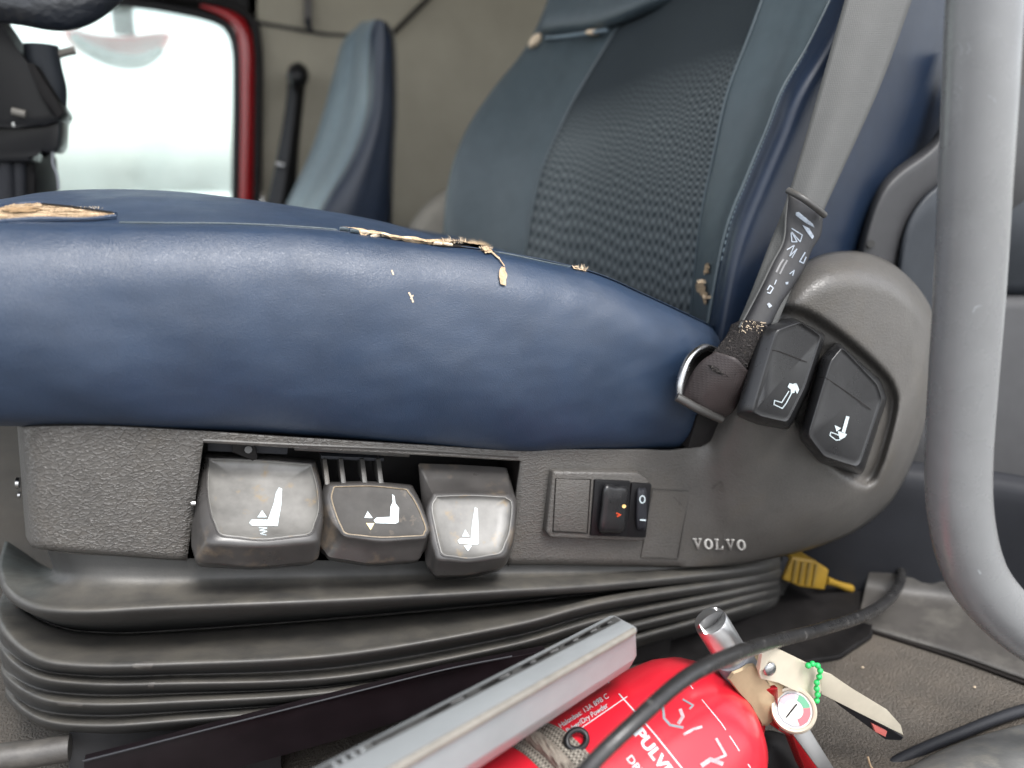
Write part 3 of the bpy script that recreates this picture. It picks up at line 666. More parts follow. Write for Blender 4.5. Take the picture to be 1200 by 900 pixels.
# ---- levers
def lerpY(py, y0, Y0, y1, Y1): return Y0+(Y1-Y0)*(py-y0)/(y1-y0)
def ctr(r): return (sum(p[0] for p in r)/len(r), sum(p[1] for p in r)/len(r))
def scale_ring(r, s, c=None):
    cx, cy = c or ctr(r); return [(cx+(p[0]-cx)*s, cy+(p[1]-cy)*s) for p in r]
def sq(ring, idx):
    out = []; n_ = len(ring)
    for i, p in enumerate(ring):
        if i in idx:
            f = idx[i]
            a, b = ring[i-1], ring[(i+1) % n_]
            out.append(tuple(p[k]+(a[k]-p[k])*f for k in range(len(p)))); 
            out.append(tuple(p[k]*(1-f*.22)+(a[k]+b[k])/2*f*.22 for k in range(len(p))))
            out.append(tuple(p[k]+(b[k]-p[k])*f for k in range(len(p))))
        else: out.append(p)
    return out
def lever(lab, body, rim, yfun, key, dishmat, depth, wear=True, n=4):
    ci = {0: .16, 2: .16, 5: .42, 7: .42} if key != 'l2' else {0: .2, 2: .2, 5: .3, 7: .42}
    body = [sq(q, ci) for q in body]; rim = sq(rim, ci)
    b0, b1_, b2_, b3_ = body
    mm = lambda a, b, t: [(p[0]+(q[0]-p[0])*t, p[1]+(q[1]-p[1])*t, p[2]+(q[2]-p[2])*t) for p, q in zip(a, b)]
    body = [b0, [(x, y, Y-.0008) for x, y, Y in mm(b0, b1_, .35)], [(x, y, Y-.0010) for x, y, Y in mm(b0, b1_, .75)], b1_, mm(b1_, b2_, .5), mm(b1_, b2_, .9), b2_, mm(b2_, b3_, .4), b3_]
    """body: list of (ring, dY list) from rim outward to the back; rim ring in px"""
    lv = rings('lever', body, M['lever'], seat, n=n, bvh=None, cap0=False, sub=1, ang=48)
    lv['label'] = lab
    n = n+2
    ins = lambda s, o: [(p[0], p[1], yfun(p[1])+o) for p in scale_ring(rim, s)]
    rings('lever_face', [ins(.30, depth), ins(.6, depth*.97), ins(.84, depth*.8), ins(.93, depth*.35), ins(.965, 0.0002)], dishmat, lv, n=n, bvh=key, cap1=False)
    rings('face_rim', [ins(.955, .0006), ins(.97, -.0006), ins(.99, -.0008), ins(1.0, 0)], M['lever'], lv, n=n, cap0=False, cap1=False)
    if wear:  # tan wear on the middle lever, a painted rim highlight on the others
        pts = [PP(t) for t in ins(.955, -.0002)]
        tube('worn_edge', pts, .0004, M['wear'] if key == 'l2' else M['dish'], lv, n=5, seg=5, px=False, closed=True)  # real wear on l2 only; on the other levers a painted rim highlight
    return lv
y1 = lambda py: lerpY(py, 531, .462, 634, .410)
rim1 = [(243, 536), (305, 538), (367, 543), (374, 570), (376, 597), (367, 628), (308, 634), (255, 629), (245, 600), (241, 570)]
out1 = [(240, 533), (305, 534.5), (370, 540.5), (377, 572), (379.5, 602), (374, 638), (306, 643), (242, 640), (233, 606), (234, 568)]
low1 = [(239, 531), (305, 532.5), (370, 538.5), (378, 578), (378, 620), (373, 658), (300, 664), (229, 659), (224, 632), (228, 575)]
bot1 = [(239, 532), (305, 533), (370, 540), (377, 590), (375, 630), (368, 662), (298, 667.5), (230, 664), (226, 640), (229, 580)]
L1b = [[(p[0], p[1], y1(p[1])) for p in rim1],
       [(p[0], p[1], min(.47, y1(p[1])+.004)) for p in out1],
       [(p[0], p[1], Y) for p, Y in zip(low1, (.472, .472, .472, .450, .430, .4185, .415, .4175, .432, .455))],
       [(p[0], p[1], Y) for p, Y in zip(bot1, (.482, .482, .482, .470, .460, .450, .446, .448, .46, .472))]]
lv1 = lever('largest lever with glossy worn concave face, at the left', L1b, rim1, y1, 'l1', M['dish'], .0045)
y2 = lambda py: lerpY(py, 564, .440, 632, .412)
rim2 = [(389, 569), (434, 568), (478, 572), (490, 590), (501, 617), (499, 629), (448, 631), (402, 627), (392, 604), (386, 583)]
out2 = [(383, 566), (434, 565), (482, 568.5), (494, 590), (504, 619), (499, 633), (448, 637), (402, 631), (386, 610), (380, 585)]
low2 = [(380, 565), (434, 564), (483, 568), (496, 595), (504, 630), (491, 657), (437, 660), (385, 653), (374, 635), (376, 590)]
bot2 = [(381, 566), (434, 565), (483, 569), (495, 600), (501, 636), (488, 660), (435, 663.5), (385, 657), (375, 642), (377, 595)]
L2b = [[(p[0], p[1], y2(p[1])) for p in rim2], [(p[0], p[1], y2(p[1])+.003) for p in out2],
       [(p[0], p[1], Y) for p, Y in zip(low2, (.446, .446, .446, .436, .424, .418, .416, .418, .428, .438))],
       [(p[0], p[1], Y) for p, Y in zip(bot2, (.468, .468, .468, .46, .45, .445, .445, .445, .45, .46))]]
lv2 = lever('middle lever with flat dark face and worn outline', L2b, rim2, y2, 'l2', M['dish_dark'], .0008)
y3 = lambda py: lerpY(py, 579, .431, 656, .405)
rim3 = [(510, 580), (553, 579), (594, 581), (602, 590), (599, 622), (589, 650), (550, 656), (516, 652), (509, 622), (504, 594)]
out3 = [(506, 576), (553, 575.5), (598, 578), (606, 590), (603, 624), (594, 655), (550, 661), (511, 659), (503, 630), (499, 598)]
top3 = [(490, 543), (545, 545), (594, 548), (605, 590), (603, 630), (593, 664), (550, 673), (509, 675), (498, 655), (495, 600)]
bot3 = [(491, 544), (545, 546), (594, 549), (603, 595), (600, 635), (588, 669), (549, 677.5), (511, 680), (500, 661), (497, 605)]
L3b = [[(p[0], p[1], y3(p[1])) for p in rim3], [(p[0], p[1], y3(p[1])+.003) for p in out3],
       [(p[0], p[1], Y) for p, Y in zip(top3, (.452, .452, .452, .440, .428, .420, .415, .416, .422, .436))],
       [(p[0], p[1], Y) for p, Y in zip(bot3, (.475, .475, .475, .47, .46, .45, .445, .445, .45, .46))]]
lv3 = lever('right lever set lower with small glossy concave face', L3b, rim3, y3, 'l3', M['dish'], .0035)
def z6(pts): return [(200+x/2.857, 480+y/2.857) for x, y in pts]
decal('symbol', [z6([(362, 262), (373, 266), (370, 320), (358, 391), (272, 390), (262, 380), (272, 369), (325, 370), (345, 315), (352, 280)])], 'l1', M['print'], lv1)
decal('symbol', [z6([(306, 338), (322, 362), (290, 362)])], 'l1', M['print'], lv1)
decal('symbol', stroke(z6([(296, 397), (322, 398), (298, 406), (322, 409), (300, 417), (320, 422)]), 1.0), 'l1', M['print'], lv1, sub=0)
decal('symbol', [z6([(741, 284), (749, 290), (752, 314), (764, 330), (762, 378), (752, 383), (686, 381), (679, 371), (690, 362), (734, 360), (736, 325), (743, 310)])], 'l2', M['print'], lv2)
decal('symbol', [z6([(659, 341), (676, 364), (648, 363)])], 'l2', M['print'], lv2)
decal('symbol', [z6([(654, 381), (682, 381), (669, 404)])], 'l2', M['printy'], lv2)
decal('symbol', [z6([(1018, 327), (1027, 332), (1030, 400), (1031, 450), (1020, 454), (966, 449), (960, 439), (970, 431), (1004, 433), (1009, 380)])], 'l3', M['print'], lv3)
decal('symbol', [z6([(986, 402), (1000, 425), (975, 425)])], 'l3', M['print'], lv3)
decal('symbol', [z6([(980, 456), (1008, 456), (995, 475)])], 'l3', M['print'], lv3)

# ---- switch block
def z7(pts, Y=None): return [(580+x/3, 500+y/3)+((Y,) if Y else ()) for x, y in pts]
prism('switch_frame', z7([(205, 158), (505, 162), (540, 185), (545, 235), (535, 392), (515, 405), (195, 392), (180, 372)], .4335), .012, M['grain'], seat, .0018, 3)
prism('blank_insert', z7([(216, 184), (334, 188), (322, 372), (206, 366)], .4325), .004, M['grain'], seat, .0006)
tube('insert_groove', z7([(214, 182), (337, 186), (325, 375), (204, 369)], .4333), .0005, M['darkgap'], seat, n=1, seg=5, closed=True)
rk = prism('rocker_bezel', z7([(352, 188), (478, 193), (466, 388), (337, 384)], .4315), .01, M['black'], seat, .0008)
rings('rocker_switch', [[(p[0], p[1], Y) for p in scale_ring(z7([(384, 206), (425, 208), (468, 214), (463, 290), (450, 368), (405, 373), (366, 368), (372, 290)]), s)] for s, Y in ((.3, .4265), (.78, .4262), (.93, .4272), (1, .4312), (1, .436))], M['button'], rk, n=4, bvh='rk')
decal('indicator', [[(x*1+731, y+593) for x, y in ((math.cos(k*.8)*2.3, math.sin(k*.8)*2.3) for k in range(8))]], 'rk', mat('amber', (.95, .62, .25), .3), rk, sub=0)
decal('indicator', stroke([(722, 601), (727, 603), (723, 605)], 1.6), 'rk', mat('red_mark', (.5, .06, .02), .4), rk, sub=0)
rk2 = prism('rocker_bezel', z7([(482, 198), (552, 203), (531, 391), (462, 388)], .4315), .01, M['black'], seat, .0008)
rings('rocker_switch', [[(p[0], p[1], Y) for p in scale_ring(z7([(500, 222), (516, 216), (532, 222), (534, 290), (530, 358), (514, 366), (498, 358), (496, 290)]), s)] for s, Y in ((.3, .4285), (.8, .4285), (1, .4312), (1, .436))], M['trimdark'], rk2, n=4, bvh='rk2')
ring = [(752.5+math.cos(a)*3.0, 585+math.sin(a)*4.2) for a in (k*math.pi/6 for k in range(13))]
decal('symbol', stroke(ring, 1.5), 'rk2', M['print'], rk2, sub=0)
decal('symbol', stroke([(750, 609), (756, 609.5)], 1.6), 'rk2', M['print'], rk2, sub=0)
tube('embossed_outline', z7([(556, 218), (685, 227), (644, 463), (514, 458)], .4392), .0005, M['sill'], seat, n=1, seg=5, closed=True)
# raised lettering on the bar
def glyph(ch):
    if ch == 'V': return [[(0, 1), (.46, 1), (.46, .92), (.36, .9), (.56, .35), (.74, .9), (.64, .92), (.64, 1), (1, 1), (1, .92), (.9, .9), (.55, 0), (.42, 0), (.1, .9), (0, .92)]]
    if ch == 'L': return [[(0, 1), (.5, 1), (.5, .92), (.38, .9), (.38, .1), (.65, .1), (.8, .32), (.9, .32), (.88, 0), (0, 0), (0, .08), (.1, .1), (.1, .9), (0, .92)]]
    out = []
    for k in range(16):
        a, b = k*math.pi/8, (k+1)*math.pi/8
        out.append([(.5+.5*math.cos(a), .5+.5*math.sin(a)), (.5+.5*math.cos(b), .5+.5*math.sin(b)), (.5+.22*math.cos(b), .5+.38*math.sin(b)), (.5+.22*math.cos(a), .5+.38*math.sin(a))])
    return out
for i, ch in enumerate('VOLVO'):
    x0, y0 = 811+i*12.8, 642.5+i*.3
    decal('letter', [[(x0+p[0]*10.8-(1-p[1])*-1.2, y0-p[1]*12.2) for p in g] for g in glyph(ch)], 'side', M['lettering'], seat, off=.0006, sub=0, th=.0006)
decal('chip_mark', stroke([(835, 572), (838, 569), (841, 566), (845, 565), (847, 568), (844, 571), (849, 574)], 2.4), 'side', M['sill'], seat, off=.0005, sub=0)
decal('scratch', stroke([(789, 582), (794, 587), (799, 591)], 1.0), 'side', M['sill'], seat, off=.0003, sub=0)

# ---- recliner and lumbar buttons in the housing
def btn(lab, back, mid, crest, face, key):
    al = {i: .27 for i in range(len(face))}
    mm = lambda a, b, t, o: [(p[0]+(q[0]-p[0])*t, p[1]+(q[1]-p[1])*t, p[2]+(q[2]-p[2])*t+o) for p, q in zip(a, b)]
    inn = [(x, y, Y-.0004) for (x, y), (_, _, Y) in zip(scale_ring([q[:2] for q in face], .9), face)]
    stack = [back, mid, mm(mid, face, .25, -.0012), mm(mid, face, .8, -.0016), mm(mid, face, .94, -.0010), face, inn, [(x, y, Y) for (x, y), (_, _, Y) in zip(scale_ring([q[:2] for q in face], .5), inn)]]
    o = rings('button', [sq(q, al) for q in stack], M['button'], seat, n=3, bvh=key)
    o['label'] = lab; return o
def ringpoly(pts, Y): return [(x, y, Y if not callable(Y) else Y(x, y)) for x, y in pts]
# button A: points: top-left, ridge-top, top-right, right-low, bottom-right, bottom ridge, bottom-left
A_b = [(893, 380), (928, 370), (970, 392), (948, 460), (925, 506), (890, 500), (862, 488)]
A_m = [(892, 384), (930, 374), (967, 394), (946, 458), (925, 502), (889, 495), (862, 483)]
A_f = [(912, 388), (938, 378), (962, 394), (942, 455), (922, 494), (892, 487), (884, 482)]
Ya = lambda x, y: .380+(x-920)*.00010-(y-440)*.00004
bA = btn('left button of the pair, set higher', ringpoly(A_b, .425), ringpoly(A_m, lambda x, y: Ya(x, y)+.012), ringpoly([(x*.85+y_*.15, a*.85+b*.15) for (x, a), (y_, b) in zip(A_f, A_m)], lambda x, y: Ya(x, y)+.0015), ringpoly(A_f, Ya), 'bA')
B_b = [(960, 418), (980, 398), (1034, 444), (1042, 468), (1012, 560), (962, 546), (934, 514)]
B_m = [(962, 420), (982, 402), (1031, 447), (1038, 468), (1010, 555), (962, 541), (937, 511)]
B_f = [(975, 424), (987, 408), (1027, 450), (1033, 468), (1006, 547), (966, 534), (948, 510)]
Yb = lambda x, y: .383+(x-980)*.00012-(y-480)*.00003
bB = btn('right button of the pair, set lower', ringpoly(B_b, .425), ringpoly(B_m, lambda x, y: Yb(x, y)+.012), ringpoly([(x*.85+y_*.15, a*.85+b*.15) for (x, a), (y_, b) in zip(B_f, B_m)], lambda x, y: Yb(x, y)+.0015), ringpoly(B_f, Yb), 'bB')
decal('button_joint', stroke([(898, 409), (913, 412), (952, 427)], .9), 'bA', M['darkgap'], bA, sub=1)
decal('button_joint', stroke([(952, 441), (968, 443), (990, 458), (1020, 480)], .9), 'bB', M['darkgap'], bB, sub=1)
def z4(pts): return [(750+x/2.647, 260+y/2.647) for x, y in pts]
decal('symbol', stroke(z4([(416, 553), (414, 566), (440, 578), (452, 562), (470, 528)]), 1.3)+stroke(z4([(416, 553), (438, 560), (460, 525)]), 1.3)+[z4([(462, 500), (470, 502), (480, 518), (466, 520), (456, 512)]), z4([(484, 500), (492, 520), (486, 534), (478, 518)]), z4([(466, 505), (482, 500), (478, 530), (466, 532)])], 'bA', M['print'], bA, sub=0)
decal('symbol', [z4([(638, 602), (648, 604), (634, 655), (624, 650)]), z4([(602, 630), (622, 640), (608, 650)]), z4([(612, 648), (640, 658), (634, 668), (618, 676)])]+stroke(z4([(590, 652), (588, 662), (606, 676), (618, 676), (622, 664), (600, 655), (590, 652)]), 1.2), 'bB', M['print'], bB, sub=0)

# ---- rubber bellows
def off(r, dx, dy, dY): return [(a+dx, b+dy, c+dY) for a, b, c in r]
k0 = [(62, 640, .62), (54, 642, .50), (62, 646, .47), (100, 650, .455), (210, 654, .449), (400, 657, .449), (600, 658, .449), (713, 660, .450), (880, 656, .465)]
k1 = [(62, 668, .62), (60, 672, .51), (74, 678, .465), (115, 682, .449), (210, 683, .446), (400, 679, .446), (600, 674, .446), (713, 671, .448), (880, 662, .462)]
r1 = [(6, 648, .62), (0, 680, .50), (28, 709, .438), (90, 718, .418), (200, 713, .414), (400, 705, .414), (600, 694, .417), (713, 687, .427), (890, 668, .455)]
r2 = [(2, 700, .62), (-4, 730, .50), (33, 768, .432), (90, 781, .414), (200, 780, .409), (400, 769, .409), (600, 735, .414), (713, 707, .425), (892, 679, .458)]
r3 = [(4, 735, .62), (0, 760, .50), (35, 791, .436), (100, 802, .419), (200, 802, .414), (400, 794, .414), (600, 757, .419), (713, 725, .430), (890, 689, .460)]
r4 = [(6, 770, .62), (3, 790, .50), (40, 817, .436), (100, 826, .419), (200, 824, .414), (400, 811, .415), (600, 775, .421), (713, 742, .433), (888, 699, .462)]
r5 = [(10, 800, .62), (8, 815, .50), (45, 843, .437), (110, 851, .420), (200, 846, .415), (400, 827, .416), (600, 792, .424), (713, 758, .437), (885, 710, .465)]
def mixr(a, b, t, dY): return [(p[0]+(q_[0]-p[0])*t, p[1]+(q_[1]-p[1])*t, p[2]+(q_[2]-p[2])*t+dY) for p, q_ in zip(a, b)]
u1 = [(12, 665, .63), (10, 700, .52), (46, 724, .452), (112, 736, .436), (210, 732, .434), (400, 719, .434), (600, 702, .432), (713, 691, .438), (890, 671, .462)]
v1 = [(22, 672, .65), (22, 708, .54), (62, 735, .478), (122, 744, .466), (210, 741, .464), (400, 727, .462), (600, 709, .456), (713, 696, .450), (892, 674, .468)]
BR = [k0, k1, off(r1, 4, -13, .014), off(r1, 1, -7, .004), off(r1, 0, -1, 0), off(r1, 0, 5, .004), off(mixr(r1, u1, .6, .012), 0, 2, 0), off(v1, 0, -4, .02), off(v1, 0, -1, .016), off(v1, 0, 1.5, -.004)]
BR += [mixr(v1, r2, .4, -.006), off(r2, 3, -10, .008), off(r2, 1, -5, .0018), off(r2, 0, 0, .0), off(r2, 0, 4, .003), off(r2, 2, 6, .010)]
for a, b in ((r2, r3), (r3, r4), (r4, r5)):
    BR += [mixr(a, b, .50, .017), off(b, 2, -7, .006), off(b, 0, -3, .001), off(b, 0, 1, 0), off(b, 0, 4, .003), off(b, 2, 6, .009)]
BR += [off(r5, 6, 10, .03), off(r5, 12, 12, .06)]
BR = [q+[(q[-1][0]+45, q[-1][1]-14, q[-1][2]+.09)] for q in BR]
surf('bellows', BR, M['rubber'], seat, nu=3, nv=10, bvh='bel')
decal('paint_chip', [rag([(155, 779), (170, 775), (180, 778), (178, 783), (160, 784)], 2.5, 3), rag([(174, 801), (181, 800), (180, 808), (174, 806)], 1.5, 2), rag([(197, 790), (203, 791), (200, 796)], 1.5, 2), rag([(66, 822), (98, 825), (96, 828), (70, 826)], 1.2, 3)], 'bel', M['sill'], seat, off=.0004, sub=1)['kind'] = 'stuff'
# plinth under the bellows
boxw('base_plinth', (P(85, 860, .455).x, .462, FZ), (P(790, 750, .462).x, .80, P(300, 862, .455).z+.03), M['blackmatte'], seat, .004)
boxw('rear_base', (.26, .56, FZ), (.50, .80, -.17), M['blackmatte'], seat, .01)
bm = bmesh.new(); bp_ = [P(x, y, Z=FZ+.005) for x, y in ((770, 730), (900, 655), (1020, 672), (1034, 700), (1022, 744), (985, 768), (840, 790), (770, 800))]  # black plate added where only the seat's shadow falls on the floor
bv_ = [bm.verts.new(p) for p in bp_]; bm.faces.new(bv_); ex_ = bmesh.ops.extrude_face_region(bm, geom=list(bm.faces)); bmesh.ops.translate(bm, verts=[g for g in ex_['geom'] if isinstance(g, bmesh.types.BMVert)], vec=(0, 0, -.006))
bmesh.ops.bevel(bm, geom=list(bm.edges), offset=.0018, segments=3, affect='EDGES'); frombm('base_plate', bm, M['blackmatte'], seat, ang=40)  # added plate, stands in for the seat's shadow on the floor
prism('plinth_bracket', [(80, 855, .44), (200, 856, .44), (330, 838, .44), (330, 930, .44), (80, 930, .44)], .02, M['trimgrey'], seat, .002)

# ================================================================== things around the seat
# seat belt on the driver's seat
sb = empty('seat_belt', P(840, 480, .42)); tag(sb, 'grey seat belt with black printed sleeve hanging beside the driver seat', 'seat belt')
eL = [(1008, -60, .47), (990, 0, .462), (960, 105, .45), (924, 227, .437), (900, 290, .428), (879, 345, .418), (862, 385, .41)]
eR = [(1092, -60, .455), (1069, 0, .447), (1030, 105, .435), (964, 250, .422), (944, 300, .413), (925, 345, .404), (906, 392, .397)]
mids = [((a[0]+b[0])/2, (a[1]+b[1])/2, (a[2]+b[2])/2-.003) for a, b in zip(eL, eR)]
surf('strap', [eL, mids, eR], M['belt'], sb, nu=6, nv=8, thick=.0014, bvh='belt')
sL = [(924, 225), (921, 250), (918, 282), (905, 308), (892, 335), (878, 362), (866, 384)]
sR = [(965, 251), (962, 275), (952, 292), (944, 312), (930, 335), (915, 357), (903, 382)]
YS = (.424, .421, .417, .412, .406, .400, .394)
surf('sleeve', [[(a, b, y+.004) for (a, b), y in zip(sL, YS)], [(a*.8+c*.2, b*.8+d*.2, y+.001) for (a, b), (c, d), y in zip(sL, sR, YS)], [((a+c)/2, (b+d)/2, y-.001) for (a, b), (c, d), y in zip(sL, sR, YS)], [(a*.15+c*.85, b*.15+d*.85, y-.002) for (a, b), (c, d), y in zip(sL, sR, YS)], [(c, d, y) for (c, d), y in zip(sR, YS)]], M['sleeve'], sb, nu=4, nv=6, bvh='sleeve', thick=.002)
tube('sleeve_hem', [(923, 223, .426), (940, 232, .416), (955, 243, .413), (966, 252, .418)], .0022, M['plastic'], sb)
tube('sleeve_edge', [(a, b, y+.001) for (a, b), y in zip(sL, YS)], .0007, M['belt'], sb, seg=6)
def zb(pts): return [(850+x/4.788, 200+y/4.788) for x, y in pts]
decal('printed_mark', [zb([(395, 235), (410, 232), (490, 300), (498, 320), (450, 295), (392, 250)]), zb([(430, 305), (470, 325), (495, 370), (485, 385), (455, 345)])]
      + stroke(zb([(372, 325), (430, 362), (418, 400), (372, 345), (400, 400), (372, 400), (368, 350)]), 1.2)
      + stroke(zb([(345, 445), (385, 420), (360, 480), (400, 440), (372, 490)]), 1.1)
      + stroke(zb([(445, 460), (415, 510), (435, 520), (450, 485)]), 1.4)
      + stroke(zb([(235, 685), (250, 690), (268, 660), (250, 645), (235, 670)]), 1.3)
      + stroke(zb([(360, 580), (385, 560), (375, 590)]), 1.2)+stroke(zb([(275, 640), (285, 615)]), 1.2)
      + [zb([(232, 750), (245, 742), (262, 760), (245, 772)]), zb([(335, 628), (352, 624), (350, 638), (338, 640)])], 'sleeve', mat('faded_print', (.20, .23, .27), .4, var=.3, vscale=500), sb, sub=0)
decal('printed_mark', stroke(zb([(285, 570), (310, 520), (325, 500)]), 2)+stroke(zb([(305, 580), (330, 530), (345, 505)]), 2), 'sleeve', mat('faint_print', (.10, .10, .105), .5), sb, sub=0)
# fuzzy worn hook-and-loop band
fz = surf('worn_band', [[(857, 380, .404), (850, 395, .402), (836, 412, .402), (826, 424, .402)], [(872, 375, .396), (862, 400, .394), (850, 420, .394), (838, 436, .394)], [(895, 378, .391), (884, 402, .389), (872, 425, .389), (858, 443, .389)], [(903, 384, .396), (893, 408, .394), (882, 428, .394), (868, 446, .394)]], M['fuzz'], sb, nu=6, nv=6, thick=.003, bvh='fuzz')
for nme, n_, L_2, c_ in (('loose_threads', 160, .0035, 'blackstrap'), ('loose_threads', 60, .003, 'thread')):
    bm = bmesh.new()
    for i in range(n_):
        if c_ == 'thread': x, y = 866+random.random()*28, 374+random.random()*8+abs(random.gauss(0, 5))
        else: x, y = 832+random.random()*66, 380+random.random()*62
        p = hit('fuzz', x, y, .0003)
        if p is None: continue
        d = Vector((random.gauss(0, 1), random.gauss(-.5, .4), random.gauss(.1, .8))).normalized()*L_2*random.random()
        s = Vector((.0002, 0, .00012)); v = [bm.verts.new(z) for z in (p-s, p+s, p+d*.6+s, p+d+Vector((0, 0, -.0006)))]
        bm.faces.new(v[:3]); bm.faces.new((v[0], v[2], v[3]))
    frombm(nme, bm, M[c_], sb, False, recalc=False)['kind'] = 'stuff'
# lower webbing going to the anchor
surf('lower_strap', [[(838, 412, .398), (820, 425, .404), (806, 446, .41), (797, 468, .412)], [(862, 420, .388), (845, 440, .392), (828, 458, .398), (815, 476, .404)], [(874, 432, .387), (862, 452, .389), (848, 472, .395), (830, 486, .402)], [(880, 436, .391), (870, 460, .393), (858, 484, .399), (838, 492, .408)]], M['blackstrap'], sb, nu=6, nv=6, thick=.002)
tube('anchor_ring', [(839, 410, .425), (824, 408, .420), (808, 421, .414), (798, 445, .409), (796, 466, .407)], [.0022, .0028, .0028, .0028, .0022], M['metal'], sb, seg=10, n=8)
surf('anchor_plate', [[(836, 413, .428), (822, 412, .426), (808, 430, .422), (800, 464, .415)], [(846, 418, .43), (832, 428, .43), (822, 448, .425), (812, 470, .42)]], M['blackmatte'], sb, thick=.003)
tube('anchor_glint', [(824, 432, .409), (815, 444, .408), (810, 455, .408)], .0008, M['metal'], sb)
tube('anchor_lip', [(793, 465, .404), (802, 470, .402), (820, 480, .400), (845, 491, .402)], .0028, M['plastic'], sb)
# tan bracket, and a black piece painted in as the dark void under the anchor
prism('anchor_bracket', [(806, 484, .445), (826, 490, .445), (820, 520, .445), (808, 520, .445)], .01, M['caseseam'], sb, .001)
prism('anchor_bolt_cover', [(818, 486, .437), (850, 490, .437), (838, 515, .437), (822, 524, .437), (806, 526, .437)], .02, M['blackmatte'], sb, .001)  # no real cover, stands in for the dark void under the anchor

# grab handle
gh = tube('grab_handle', [(1166, -170, .285), (1158, -60, .283), (1152, 30, .281), (1147, 130, .279), (1141, 240, .277), (1135, 350, .275), (1128, 450, .273), (1123, 540, .271), (1126, 610, .268), (1143, 672, .264), (1178, 718, .259), (1228, 755, .253), (1290, 790, .247), (1360, 825, .24)], .01555, M['handle'], n=7, seg=28)
bm = bmesh.new(); bm.from_mesh(gh.data); BV['gh'] = BVHTree.FromBMesh(bm); bm.free()
decal('scratch', stroke([(1124, 50), (1128, 58), (1126, 64)], 1)+stroke([(1134, 50), (1137, 58), (1133, 63)], 1)+stroke([(1120, 98), (1127, 104)], .8)+stroke([(1118, 108), (1124, 112)], .7)+stroke([(1158, 112), (1165, 116), (1166, 120)], 1)+stroke([(1140, 366), (1143, 360), (1150, 358)], 1.3)+stroke([(1146, 668), (1149, 672)], 2), 'gh', M['caseg'], gh, off=.0001, sub=0)
tag(gh, 'grey painted tubular grab handle curving outward beside the doorway', 'grab handle')
# rails at the lower left
rl = tube('floor_rail', [(-60, 902, .43), (0, 888, .43), (40, 883, .43), (82, 876, .43)], .0075, M['sill']); tag(rl, 'short worn grey tube on the floor left of the seat base', 'floor rail')
kb = empty('kick_board', P(290, 870, .40)); tag(kb, 'glossy dark board leaning under the bellows left of the grey case', 'board')
prism('board', [(98, 893, .405), (250, 854, .405), (400, 816, .405), (520, 786, .405), (640, 762, .41), (640, 800, .41), (490, 838, .405), (400, 866, .405), (267, 902, .405), (250, 970, .405), (98, 970, .405)], .006, mat('glossy_dark_board', (.007, .005, .006), .3, spec=.3, var=.2), kb, .0006)
tube('board_trim', [(97, 892, .4035), (250, 853, .4035), (400, 815, .4035), (520, 785, .4035), (600, 769, .4035)], .0006, M['trimdark'], kb, seg=6)

# ---- grey case
gc = empty('plastic_case', P(580, 830, .29)); tag(gc, 'light grey plastic case lying slanted on the red extinguisher', 'case')
SR = [(716, 721, .338), (729, 728, .318), (742, 735, .3045), (744, 737, .3025), (744.5, 741, .3030), (743, 744, .3060), (744, 772, .312), (738, 783, .325), (722, 760, .36), (706, 735, .36)]
SL = [(330, 920, .252), (345, 925, .236), (402, 929, .2235), (402, 932, .2215), (404, 938, .2220), (410, 941, .2250), (470, 948, .235), (468, 962, .25), (420, 960, .29), (330, 930, .29)]
SRv, SLv = [PP(t) for t in SR], [PP(t) for t in SL]
axis = (SRv[4]-SLv[4]).normalized()
cR = sum(SRv, Vector())/10
st = [[cR+(p-cR)*.75+axis*.0035 for p in SRv], [cR+(p-cR)*.93+axis*.0022 for p in SRv], [p-axis*.001 for p in SRv]]
for k in range(1, 9): st.append([a.lerp(b, k/8) for a, b in zip(SRv, SLv)])
case = rings('shell', st, M['caseg'], gc, px=False, linear=True, bvh='case', ang=38)
md = case.modifiers.new('rounding', 'BEVEL'); md.width = .0012; md.segments = 2; md.limit_method = 'ANGLE'; md.angle_limit = R(20)
def cline(i, t): return SRv[i].lerp(SLv[i], t)
# seam lip
G = [[cline(2, t/20), cline(3, t/20)+Vector((0, -.0012, .0006)), cline(4, t/20)+Vector((0, -.0012, -.0002)), cline(5, t/20)] for t in range(21)]
gridmesh('seam_lip', G, M['caseseam'], gc)
# darker recessed strip along the narrow edge with slots
G = [[cline(0, t/20).lerp(cline(1, t/20), .28)+Vector((0, -.0006, .0006)), cline(0, t/20).lerp(cline(1, t/20), .88)+Vector((0, -.0006, .0006))] for t in range(21)]
gridmesh('edge_strip', G, M['casetop'], gc)
for t, ln in ((.055, .008), (.13, .012), (.20, .009), (.29, .014), (.36, .008), (.47, .016), (.62, .018), (.86, .016)):
    c0 = cline(0, t).lerp(cline(1, t), .58)+Vector((0, -.0012, .0014)); w_ = (cline(1, t)-cline(0, t)).normalized()
    ring1 = [c0+axis*math.cos(a)*ln*.7+w_*math.sin(a)*.0030 for a in (k*math.pi/6 for k in range(12))]
    ring2 = [p.lerp(c0, .5)+Vector((0, .0010, -.0014)) for p in ring1]
    rings('slot', [ring2, [p.lerp(c0, .12) for p in ring1], ring1], M['darkgap'] if ln > .009 else M['blackmatte'], gc, px=False, linear=True)
    tube('slot_glint', [c0+axis*ln*.1+w_*.0012, c0+axis*ln*.5+w_*.0016], .0006, M['casetop'], gc, n=1, seg=6, px=False)
cc = cline(0, .83).lerp(cline(1, .83), .6)+Vector((0, -.0016, .0018))
for k in range(4):
    p = cc-axis*(.003+k*.0042); tube('embossed_mark', [p-w_*.0022, p+w_*.0022+axis*.0006], .0007, M['caseg'], gc, n=1, seg=5, px=False)

